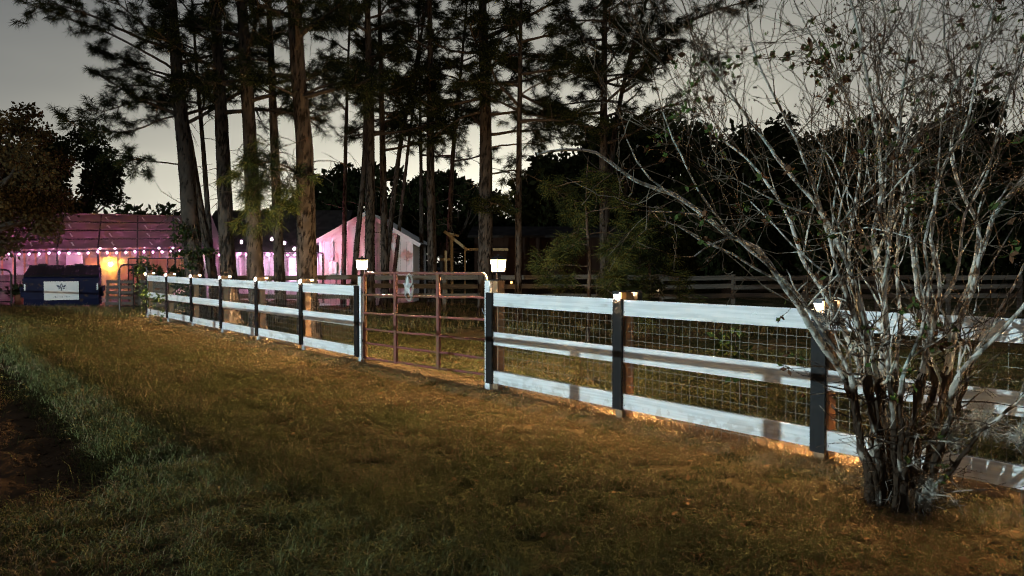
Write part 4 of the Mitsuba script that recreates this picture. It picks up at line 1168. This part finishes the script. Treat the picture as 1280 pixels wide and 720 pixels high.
def far_lamp(x, z, c, k, label):
    t = thing('hanging_lamp', label, 'lamp')
    y = 25.90 + 0.01 * x
    glow('globe', (lambda s: (s.vertices * 0.045 + [x, y, z], s.faces))(trimesh.creation.icosphere(subdivisions=1)), np.array(c) * k, t)
    m = MB(); m.tube([(x, y, z + 0.045), (x, y, z + 0.12), (x, y + 0.10, z + 0.13)], 0.010, 6)
    m.box(x - 0.05, x + 0.05, y - 0.05, y + 0.05, z + 0.045, z + 0.06)
    obj('hook', m, 'dark_metal', t)


far_lamp(-0.02, 1.16, (1.0, 0.42, 0.10), 5, 'tiny orange lamp on the plank fence just right of the right lantern')
far_lamp(4.9, 0.90, (1.0, 0.75, 0.45), 7, 'tiny pale lamp on the plank fence behind the first post light right of the gate')

# ------------------------------------------------------------------ pavilion with the pink lights
PE = np.array([0.907, 0.421, 0.0]); PQ = np.array([-0.421, 0.907, 0.0]); PO = np.array([-15.97, 33.0, 0.0])
BAY = 1.48


def pv(u, v, z): return PO + PE * u + PQ * v + UZ * z


def pbox(m, u0, u1, v0, v1, z0, z1): return m.obb(pv((u0 + u1) / 2, (v0 + v1) / 2, (z0 + z1) / 2), PE, PQ, UZ, (u1 - u0) / 2, (v1 - v0) / 2, (z1 - z0) / 2)


def ze(u): return 2.40 + 0.022 * u          # the eave sags a little towards its left end


PINK = np.array([1.0, 0.32, 0.78])


def bulbs(pts, rad, spread=0.0, seed=0):
    m = MB(); ico = trimesh.creation.icosphere(subdivisions=1)
    for p in pts: m.add(ico.vertices * rad * np.array([1, 1, 1.25]) + p, ico.faces)
    return m


def pavilion():
    r = np.random.default_rng(95)
    t = thing('pavilion', 'long low pavilion with a tautened pinkish cloth roof, open front hung with lights', 'pavilion')
    us = [(-9 + k) * BAY * 1.0 for k in range(0, 12)]
    q, rise = 3.0, 1.53
    for i, u in enumerate(us):
        m = MB(); m.beam(pv(u, -0.05, ze(u) + 0.02), pv(u, q, ze(u) * 0.3 + 0.7 * 2.44 + rise), 0.045, 0.07)
        obj('rafter', m, 'dark_metal', t)
        m = MB(); m.beam(pv(u, 2 * q, 2.44), pv(u, q, 2.42 + rise), 0.045, 0.07)
        obj('rafter', m, 'dark_metal', t)
        obj('post', pbox(MB(), u - 0.035, u + 0.035, 0.0, 0.07, -0.2, ze(u)), 'dark_metal', t)
        if i + 1 < len(us):
            u1 = us[i + 1]
            for k in range(4):
                a, b = k / 4, (k + 1) / 4
                def pt(uu, f, s):
                    zz = ze(uu) + 0.035
                    zr = 2.455 + rise + 0.006 * uu
                    return pv(uu, f * q - 0.04, zz + (zr - zz) * f - s)
                nu, nv = 7, 5
                g = []
                for jv in np.linspace(0.01, 0.99, nv):
                    for ju in np.linspace(0, 1, nu):
                        sag = 0.045 * 4 * ju * (1 - ju) * (0.6 + 0.4 * jv) + 0.05 * math.sin(math.pi * jv) * (0.7 + 0.6 * r.random())
                        g.append(pt(u + 0.022 + (u1 - u - 0.044) * ju, a + (b - a) * jv, sag * 0.9 - 0.03))
                ii = (np.arange(nv - 1)[:, None] * nu + np.arange(nu - 1)[None]).ravel()
                f = np.concatenate([np.stack([ii, ii + 1, ii + nu + 1], 1), np.stack([ii, ii + nu + 1, ii + nu], 1)])
                obj('roof_panel', (np.array(g), f), 'roof_cloth', t, smooth=True)
                # pale strip added on each panel as a painted streak of bulb light
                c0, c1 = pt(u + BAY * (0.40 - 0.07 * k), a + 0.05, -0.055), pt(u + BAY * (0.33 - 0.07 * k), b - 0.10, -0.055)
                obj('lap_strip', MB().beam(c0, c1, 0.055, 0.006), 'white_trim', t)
                if k: obj('purlin', MB().beam(pt(u + .03, a, -0.03), pt(u1 - .03, a, -0.03), 0.06, 0.04), 'dark_metal', t)
            g = np.array([pv(u, q, 2.5 + rise), pv(u1, q, 2.5 + rise), pv(u1, 2 * q, 2.46), pv(u, 2 * q, 2.46)])
            obj('back_panel', (g, np.array([[0, 1, 2], [0, 2, 3]])), 'roof_cloth', t)
            obj('eave_beam', MB().beam(pv(u, 0.03, ze(u) - 0.045), pv(u1, 0.03, ze(u1) - 0.045), 0.06, 0.08), 'dark_metal', t)
            # counter wall and back wall
            obj('back_wall', pbox(MB(), u + 0.004, u1 - 0.004, 3.6, 3.68, -0.2, 2.6), 'inner_wall', t)
    for u in np.arange(-13, 2.5, 0.42):
        obj('wall_batten', pbox(MB(), u, u + 0.07, 3.555, 3.598, -0.2, 2.55), 'wood_panel', t)
    for u, h in ((-7.9, 1.25), (-6.7, 1.05), (-5.3, 1.3), (-4.0, 1.1)):
        obj('counter', pbox(pbox(MB(), u, u + 0.95, 2.2, 2.9, -0.2, h - .05), u - .05, u + 1.0, 2.15, 2.95, h - .049, h), 'weathered_wood', t)
    # timber partition panels with glazed doors at the right end
    for u0, u1 in ((-0.38, 0.36), (0.40, 1.16), (1.20, 1.98)):
        obj('wood_panel', pbox(MB(), u0, u1, 1.2, 1.25, -0.1, 1.98), 'wood_panel', t)
        obj('door_frame', pbox(pbox(MB(), u0 - 0.02, u0 + 0.02, 1.15, 1.199, -0.1, 2.03), u0, u1, 1.15, 1.198, 1.98, 2.03), 'dark_metal', t)
    obj('white_door', pbox(MB(), -2.95, -2.3, 3.50, 3.59, 0.0, 2.2), 'sign_white', t)
    obj('brown_door', pbox(MB(), -2.2, -1.7, 3.50, 3.58, 0.0, 2.05), 'wood_panel', t)
    obj('side_wall', pbox(MB(), 2.7, 2.78, 0.4, 3.55, -0.2, 2.35), 'white_trim', t)
    for u0 in (-1.6, -0.85):
        obj('yellow_screen', pbox(MB(), u0, u0 + 0.7, 3.48, 3.54, 0.2, 2.1), 'timber', t)


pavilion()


def string_light(name_label, pts, rad, rgbk, group='strings of pink white bulbs'):
    t = thing('string_light', name_label, 'string light', group)
    pts = np.asarray(pts)
    obj('cable', MB().tube(pts + np.array([0, 0, rad * 1.9]), 0.008, 4), 'dark_metal', t)
    k = obj('bulb', bulbs(pts, rad), 'lamp_plastic', t, kind='stuff', emitter=area(rgbk, 1.5))


N = 34
string_light('string of small pink white bulbs along the front eave of the pavilion', [pv(u, -0.12, ze(u) - 0.10 - 0.05 * abs(math.sin(u * 2.1))) for u in np.linspace(-8.8, 2.7, N)], 0.024, PINK * 300)
string_light('second string of bulbs deeper under the pavilion roof', [pv(u, 1.6, 2.55 - 0.10 * abs(math.sin(u * 1.4))) for u in np.linspace(-8.5, 2.6, 20)], 0.03, PINK * 560)
string_light('larger white purple bulbs at the far left end of the pavilion', [pv(-8.1 + 0.35 * k, -0.3, 2.75 - 0.16 * k) for k in range(3)], 0.075, np.array([1.0, 0.62, 1.0]) * 100)


def wall_lamp(label, p, c, k, rad=0.07, group=None):
    t = thing('wall_lamp', label, 'lamp', group)
    s = trimesh.creation.icosphere(subdivisions=1)
    glow('bulb', (s.vertices * rad + np.asarray(p), s.faces), np.array(c) * k, t)
    m = MB(); m.tube([np.asarray(p) + [0, 0, rad], np.asarray(p) + [0, 0.02, rad + 0.08], np.asarray(p) + [0, 0.16, rad + 0.06]], 0.014, 6)
    obj('bracket', m, 'dark_metal', t)


wall_lamp('yellow lamp glowing behind the plants under the pavilion', pv(-1.15, 3.2, 1.75), (1.0, 0.66, 0.12), 330, 0.09)

# ------------------------------------------------------------------ lit house between the pines
def house():
    t = thing('house', 'low house with dark shingle roof and lit porch seen between the big pines', 'house')
    x0, x1, y0 = -14.4, -8.6, 36.0
    obj('wall', MB().box(x0, x1, y0 + 1.6, y0 + 1.75, -0.2, 2.5), 'barn_siding', t)
    v = np.array([[x0 - .5, y0 - .2, 2.42], [x1 + .6, y0 - .2, 2.42], [x1 + .6, y0 + 3.0, 4.45], [x0 - .5, y0 + 3.0, 4.45], [x0 - .5, y0 + 6.2, 2.42], [x1 + .6, y0 + 6.2, 2.42]])
    v = np.vstack([v, v - [0, 0, 0.12]])
    f = np.array([[0, 1, 2], [0, 2, 3], [3, 2, 5], [3, 5, 4], [6, 8, 7], [6, 9, 8], [9, 11, 8], [9, 10, 11], [0, 6, 7], [0, 7, 1], [1, 7, 8], [1, 8, 2], [2, 8, 11], [2, 11, 5], [0, 3, 9], [0, 9, 6], [3, 4, 10], [3, 10, 9]])
    rk = obj('roof', (v, f), 'shingle', t)
    for x in (-14.2, -12.75, -11.3, -9.9, -8.75):
        obj('porch_post', MB().box(x - .05, x + .05, y0 - .05, y0 + .05, -0.2, 2.38), 'white_trim', t)
    obj('porch_beam', MB().box(x0, x1, y0 - .06, y0 + .06, 2.28, 2.40), 'white_trim', t)
    for a, b in ((-13.9, -13.1), (-12.3, -11.5), (-10.85, -10.15), (-10.1, -9.4)):
        w = obj('window', MB().box(a - .06, b + .06, y0 + 1.56, y0 + 1.599, 0.85, 2.15), 'white_trim', t)
        for k in range(2):
            for j in range(2):
                u0 = a + (b - a) * k / 2 + 0.015; z0 = 0.92 + 0.58 * j
                glow('pane', MB().box(u0, u0 + (b - a) / 2 - 0.03, y0 + 1.545, y0 + 1.558, z0, z0 + 0.55), np.array([0.95, 0.52, 0.85]) * (1.5 if a > -11 else 0.55), w)


house()
string_light('string of bulbs along the porch beam of the house between the pines', [(x, 35.85, 2.22 - 0.05 * abs(math.sin(x * 2))) for x in np.linspace(-14.2, -8.8, 18)], 0.035, PINK * 130)
string_light('rising and falling string of larger bulbs above the house porch', [(-13.2, 35.2, 2.45), (-12.3, 35.2, 2.75), (-11.45, 35.2, 2.92), (-10.9, 35.2, 2.88), (-10.35, 35.2, 2.70), (-9.9, 35.2, 2.45), (-9.4, 35.2, 2.25)], 0.06, np.array([1, 0.66, 0.98]) * 70)

# ------------------------------------------------------------------ pink barn
def barn():
    t = thing('barn', 'small gabled white barn lit pink, standing behind the pines left of the gate', 'barn')
    xl, xr, xc, y = -8.20, -4.22, -6.15, 33.0
    ze_, zp = 2.75, 3.88
    g = np.array([[xl, y, -.3], [xr, y, -.3], [xr, y, ze_], [xc, y, zp], [xl, y, ze_]])
    g2 = g + [0, 5, 0]
    v = np.vstack([g, g2])
    f = [[0, 1, 2], [0, 2, 4], [4, 2, 3], [5, 7, 6], [5, 9, 7], [9, 8, 7], [1, 6, 7], [1, 7, 2], [5, 0, 4], [5, 4, 9]]
    obj('wall', (v, np.array(f)), 'barn_siding', t)
    for a, b in (((xl - .35, ze_ - .19), (xc, zp + .02)), ((xr + .35, ze_ - .19), (xc, zp + .02))):
        m = MB(); m.beam((a[0], y + 2.4, a[1] + .05), (b[0], y + 2.4, b[1] + .05), 5.6, 0.05, side=None)
        obj('roof', m, 'grey_metal', t)
        obj('barge_board', MB().beam((a[0], y - .42, a[1] - .02), (b[0], y - .42, b[1] - .02), 0.03, 0.16), 'white_trim', t)
    for k in range(7):
        z = ze_ - 0.02 + 0.145 * k
        w = (zp - z) / (zp - ze_)
        obj('gable_board', MB().beam((xc + (xl - xc) * w + .03, y - .012 - .004 * (k % 2), z + .06), (xc + (xr - xc) * w - .03, y - .012 - .004 * (k % 2), z + .06), 0.02, 0.135), 'white_trim', t)
    for x in (xl + .05, xr - .05, -7.15, -5.35):
        obj('corner_board', MB().box(x - .06, x + .06, y - .035, y - .002, -.2, ze_ - .03), 'white_trim', t)
    m = MB(); m.box(-7.75, -7.45, y - .16, y - .003, 1.35, 1.85); m.tube([(-7.6, y - .07, 1.85), (-7.6, y - .07, 2.75)], 0.03, 8); m.tube([(-7.5, y - .07, 0.4), (-7.5, y - .07, 1.35)], 0.025, 8)
    obj('meter_box', m, 'grey_metal', t)
    m = MB(); m.box(-7.3, -7.12, y - .12, y - .036, 1.2, 1.55)
    obj('switch_box', m, 'grey_metal', t)
    m = MB(); m.tube([(xl + .15, y - .08, 0.1), (xl + .15, y - .08, 2.1), (xl + .12, y - .12, 2.22), (xl - .02, y - .25, 2.24)], 0.025, 8)
    obj('conduit', m, 'dark_metal', t)


barn()
wall_lamp('purple white lamp at the left corner of the pink barn', (-8.30, 32.5, 2.26), (0.92, 0.50, 1.0), 60, 0.10)


def floodlight():  # added lamp, set out of sight behind a pine to light the barn
    t = thing('floodlight', 'unseen pink lamp added on a stake behind the fifth thick pine to light the barn front', 'lamp')
    c = np.array([-8.25, 31.1, 2.1]); aim = np.array([-5.6, 33, 2.3]) - c; aim /= np.linalg.norm(aim)
    sd = np.cross(aim, UZ); up = np.cross(sd, aim)
    obj('stake', MB().tube([(c[0], c[1] - .06, -.3), c - aim * .06], 0.02, 8), 'dark_metal', t)
    obj('housing', MB().obb(c - aim * .05, aim, -sd, up, .045, .15, .11), 'dark_metal', t)
    q = np.array([c + sd * a + up * b for a, b in ((-.14, -.10), (.14, -.10), (.14, .10), (-.14, .10))])
    n = np.cross(q[1] - q[0], q[2] - q[0])
    glow('lens', (q, np.array([[0, 1, 2], [0, 2, 3]] if n @ aim > 0 else [[0, 2, 1], [0, 3, 2]])), np.array([1.0, 0.27, 0.38]) * 340, t, weight=2)


floodlight()


def red_shed():
    t = thing('shed', 'dim red brown board shed behind the plank fence, right of the right lantern', 'shed')
    x0, x1, y = -1.6, 5.0, 37.0
    for k, x in enumerate(np.arange(x0, x1, 0.30)):
        obj('board', MB().box(x + .006, x + .294, y, y + .03 + .006 * (k % 2), -.2, 3.1), 'red_board', t)
    obj('back_wall', MB().box(x0 - 0.2, x1 + .2, y + .04, y + 4, -.2, 3.0), 'red_board', t)
    m = MB(); m.beam((x0 - .5, y - .5, 3.08), (x0 - .5, y + 4.4, 3.7), 0.1, 0.06)
    v = np.array([[x0 - .5, y - .5, 3.10], [x1 + .5, y - .5, 3.10], [x1 + .5, y + 4.4, 3.75], [x0 - .5, y + 4.4, 3.75]]); v = np.vstack([v, v - [0, 0, .1]])
    obj('roof', (v, np.array([[0, 1, 2], [0, 2, 3], [4, 6, 5], [4, 7, 6], [0, 4, 5], [0, 5, 1], [1, 5, 6], [1, 6, 2], [2, 6, 7], [2, 7, 3], [3, 7, 4], [3, 4, 0]])), 'shingle', t)


red_shed()


def porch_frame():
    t = thing('porch_frame', 'pale timber porch frame with a brace seen between the pines left of the right lantern', 'porch')
    y = 30.0
    obj('post', MB().box(-2.38, -2.28, y, y + .1, -.2, 2.92), 'timber', t)
    obj('post', MB().box(-1.86, -1.79, y + .02, y + .09, -.2, 2.28), 'timber', t)
    obj('post', MB().box(-2.72, -2.62, y + 1.2, y + 1.3, -.2, 2.3), 'timber', t)
    obj('rafter', MB().beam((-2.62, y + .05, 3.03), (-1.72, y + .05, 2.30), .06, .11), 'timber', t)
    obj('rafter', MB().beam((-2.62, y + .65, 3.0), (-2.10, y + .65, 2.88), .06, .09), 'timber', t)
    obj('beam', MB().box(-1.86, -0.15, y + .01, y + .10, 2.285, 2.385), 'timber', t)
    obj('rail', MB().box(-2.9, -2.4, y + 1.1, y + 1.16, 1.9, 2.0), 'timber', t)


porch_frame()

# ------------------------------------------------------------------ dumpster and what stands round it
def dumpster():
    before = set(scene)
    t = thing('dumpster', 'dark blue front load dumpster with sloped black lids and a white sign on its front', 'dumpster')
    x0, x1, yf, yb = -18.60, -16.10, 29.5, 30.9
    prof = [(yf + .10, .16), (yf, .55), (yf, 1.22), (yf + .28, 1.40), (yb, 1.62), (yb, .16)]
    n = len(prof)
    v = np.array([[x0, y, z] for y, z in prof] + [[x1, y, z] for y, z in prof])
    f = []
    for i in range(n):
        j = (i + 1) % n
        f += [[i, j, n + j], [i, n + j, n + i]]
    for i in range(1, n - 1): f += [[0, i + 1, i], [n, n + i, n + i + 1]]
    m = trimesh.Trimesh(v, f); m.fix_normals()
    obj('body', (m.vertices, m.faces), 'blue_steel', t)
    for k in range(2):
        a = x0 + .02 + k * 1.24; b = a + 1.21
        m = MB()
        m.beam(((a + b) / 2, yf + .02, 1.30), ((a + b) / 2, yb + .03, 1.70), b - a, .03)
        for q in range(9):
            xx = a + .08 + (b - a - .16) * q / 8
            m.beam((xx, yf + .04, 1.318), (xx, yb, 1.714), .075, .022)
        m.box(a + .3, a + .6, yb - .05, yb + .02, 1.68, 1.78)
        obj('lid', m, 'lid_plastic', t)
    for a, b in ((x0 - .14, x0 - .002), (x1 + .002, x1 + .14)):
        m = MB(); m.box(a, b, yf + .15, yf + 1.25, .70, .90); m.box(a, b, yf + .30, yf + .40, .5, .70)
        obj('fork_pocket', m, 'blue_steel', t)
    for a in (x0 + .02, x1 - .07):
        obj('corner_tag', MB().box(a, a + .05, yf - .008, yf - .003, .78, 1.02), 'sign_white', t)
    obj('top_rail', MB().box(x0 - .02, x1 + .02, yf - .05, yf - .002, 1.14, 1.23), 'blue_steel', t)
    obj('base_rail', MB().box(x0, x1, yf - .03, yf + .1, .44, .55), 'blue_steel', t)
    for x in (x0 + .15, x1 - .35):
        for y in (yf + .25, yb - .3): obj('skid', MB().box(x, x + .2, y, y + .15, -.05, .165), 'lid_plastic', t)
    sx0, sx1, sz0, sz1 = -17.93, -16.77, .40, 1.11
    sg = obj('sign', MB().box(sx0, sx1, yf - .055, yf - .051, sz0, sz1), 'sign_white', t, label='white rectangular sign with a dark leaf emblem and a small line of print')
    cx, cz = (sx0 + sx1) / 2, .91

    def flat(poly):
        g = trimesh.creation.extrude_polygon(poly, .003, engine='earcut')
        q = g.vertices
        return np.stack([cx + q[:, 0], yf - .056 - q[:, 2], cz + q[:, 1]], 1), g.faces[:, ::-1]
    from shapely.geometry import Polygon, Point
    from shapely import affinity
    leaf = [(0, .13), (.035, .07), (.045, .01), (.02, -.05), (0, -.10), (-.02, -.05), (-.045, .01), (-.035, .07)]
    inner = affinity.scale(Polygon(leaf), .45, .6)
    m = MB()
    m.add(*flat(Polygon(leaf).difference(inner)))
    for sgn in (-1, 1):
        a = affinity.translate(affinity.rotate(affinity.scale(Polygon(leaf), .75, .72), -48 * sgn, origin=(0, 0)), .082 * sgn, -.005)
        m.add(*flat(a.difference(Polygon(leaf).buffer(.012))))
        b = affinity.translate(affinity.rotate(affinity.scale(Polygon(leaf), .45, .5), -75 * sgn, origin=(0, 0)), .055 * sgn, -.085)
        m.add(*flat(b))
    m.add(*flat(Polygon([(-.012, -.16), (.012, -.16), (.012, -.08), (-.012, -.08)])))
    obj('emblem', m, 'sign_ink', sg and t)
    m = MB(); rr = np.random.default_rng(5)
    x = -.26
    for grp in (3, 3, 4):
        for _ in range(grp):
            h = .022 + .006 * rr.random()
            m.box(cx + x, cx + x + .026, yf - .059, yf - .056, .505, .505 + h); x += .043
        x += .05
    obj('small_print', m, 'sign_ink', t, kind='stuff')
    turn = T4().translate([-17.25, 29.9, 0]).rotate([0, 0, 1], 24).translate([17.25, -29.9, 0])
    for key in set(scene) - before: scene[key]['to_world'] = turn


dumpster()


def pallets():
    groups = 'wooden pallets leaning beside the dumpster'
    for i, (x, y, lean, lb) in enumerate(((-15.05, 29.6, .12, 'dark wooden pallet leaning beside the dumpster on its right'), (-13.95, 29.9, .18, 'dark wooden pallet behind, second from the dumpster'))):
        t = thing('pallet', lb, 'pallet', groups)
        w, h = 1.05, 1.15
        for k in range(3):
            xx = x - w / 2 + .05 + k * (w - .1) / 2
            obj('stringer', MB().beam((xx, y, .0), (xx, y + lean * h, h), .045, .09), 'weathered_wood', t)
        for k in range(6):
            z = .06 + k * (h - .12) / 5
            obj('slat', MB().beam((x - w / 2, y - .06 + lean * z, z), (x + w / 2, y - .06 + lean * z, z), .02, .11), 'weathered_wood', t)
            if k % 2 == 0: obj('slat', MB().beam((x - w / 2, y + .06 + lean * z, z), (x + w / 2, y + .06 + lean * z, z), .02, .10), 'weathered_wood', t)
    t = thing('crate', 'dark wooden crate between the pallets and the end of the white fence', 'crate')
    for z in (.15, .4, .65, .9):
        obj('slat', MB().box(-13.45, -12.55, 28.9, 28.93, z, z + .15), 'weathered_wood', t)
        obj('slat', MB().box(-13.45, -12.55, 29.62, 29.65, z, z + .15), 'weathered_wood', t)
    for x in (-13.45, -12.62):
        for y in (28.935, 29.54): obj('corner_post', MB().box(x, x + .07, y, y + .08, -.1, 1.1), 'weathered_wood', t)
    r = np.random.default_rng(97)
    for i, (x, y, z, lb) in enumerate(((-15.0, 31.4, 1.35, 'dark potted plant behind the pallets under the yellow light'), (-14.2, 31.0, 1.05, 'dark bushy potted plant right of the yellow light'), (-13.0, 30.2, 1.15, 'small potted plant above the crate at the end of the fence'), (-20.6, 30.4, 0.75, 'dark potted plant behind the pipe gate at the left edge'), (-19.7, 30.9, 0.55, 'lower dark potted plant between the pipe gate and the dumpster'))):
        t = thing('potted_plant', lb, 'plant', 'dark potted plants by the pavilion front')
        pr = np.array([[.0, z - .42], [.13, z - .42], [.19, z - .05], [.2, z], [.16, z], [.0, z - .03]])
        g = trimesh.creation.revolve(pr, sections=14)
        obj('pot', (g.vertices + [x, y, 0], g.faces), 'terracotta', t)
        v, f, c = leaf_cloud([(np.array([x, y, z + .2]) + r.normal(0, .12, 3), .2) for _ in range(9)], 26, .16, r, (.02, .03, .012), (.05, .07, .025), -.4)
        obj('foliage', (v, f), 'needle', t, kind='stuff', color=c)
        obj('stand', MB().box(x - .22, x + .22, y - .22, y + .22, -.1, z - .425), 'weathered_wood', t)


pallets()


def pipe_gate(x0, x1, y, label, top=1.55):
    t = thing('pipe_gate', label, 'gate')
    c = .18
    fr = [(x0, y, .1), (x0, y, top - c), (x0 + c * .3, y, top - c * .3), (x0 + c, y, top), (x1 - c, y, top), (x1 - c * .3, y, top - c * .3), (x1, y, top - c), (x1, y, .1)]
    obj('frame', MB().tube(fr, .03, 8), 'dark_metal', t)
    for z in (.35, .75, 1.10): obj('bar', MB().tube([(x0, y, z), (x1, y, z)], .022, 6), 'dark_metal', t)
    obj('upright', MB().tube([((x0 + x1) / 2, y, .12), ((x0 + x1) / 2, y, top)], .022, 6), 'dark_metal', t)


pipe_gate(-21.4, -18.98, 29.3, 'dark pipe gate left of the dumpster against the pink light')
pipe_gate(-13.3, -12.35, 26.2, 'narrow dark pipe gate at the far end of the white fence', 1.75)


def hanging_things():
    r = np.random.default_rng(98)
    for i, u in enumerate((-7.6, -7.1, -6.6)):
        t = thing('hanging_lantern', ['pale paper lantern hung under the eave at the far left', 'pale paper lantern hung second from the left under the eave', 'pale paper lantern hung third from the left under the eave'][i], 'lantern', 'paper lanterns under the left eave')
        s = trimesh.creation.icosphere(subdivisions=2)
        p = pv(u, 0.5, 1.55 + .05 * i)
        obj('shade', (s.vertices * np.array([.11, .11, .17]) + p, s.faces), 'sign_white', t, smooth=True)
        obj('cord', MB().tube([p + [0, 0, .16], p + [0, 0, .8]], .006, 4), 'dark_metal', t)
    t = thing('box', 'small pink lit box behind the left fence, below its top rail', 'box')
    b = np.array([-10.62, 24.2, .70])
    glow('panel', MB().box(b[0], b[0] + .48, b[1], b[1] + .02, b[2], b[2] + .34), np.array([.9, .22, .42]) * .75, t)
    m = MB(); m.box(b[0] - .03, b[0] + .51, b[1] + .022, b[1] + .25, b[2] - .03, b[2] + .37); m.box(b[0] + .05, b[0] + .43, b[1] + .05, b[1] + .2, -.1, b[2] - .031)
    obj('case', m, 'weathered_wood', t)


hanging_things()


def tent():
    t = thing('tent', 'small pale gabled tent peak beside the right end of the pavilion roof', 'tent')
    g = np.array([pv(2.0, .6, 2.3), pv(3.6, .6, 2.3), pv(2.9, .6, 4.25)])
    g2 = g + PQ * 3
    v = np.vstack([g, g2])
    obj('canopy', (v, np.array([[0, 1, 2], [3, 5, 4], [0, 2, 5], [0, 5, 3], [1, 4, 5], [1, 5, 2]])), 'roof_cloth', t)
    for p in (pv(2.05, .65, 0), pv(3.55, .65, 0), pv(2.05, 3.5, 0), pv(3.55, 3.5, 0)):
        obj('pole', MB().tube([p + [0, 0, -.2], p + [0, 0, 2.32]], .025, 8), 'dark_metal', t)


tent()
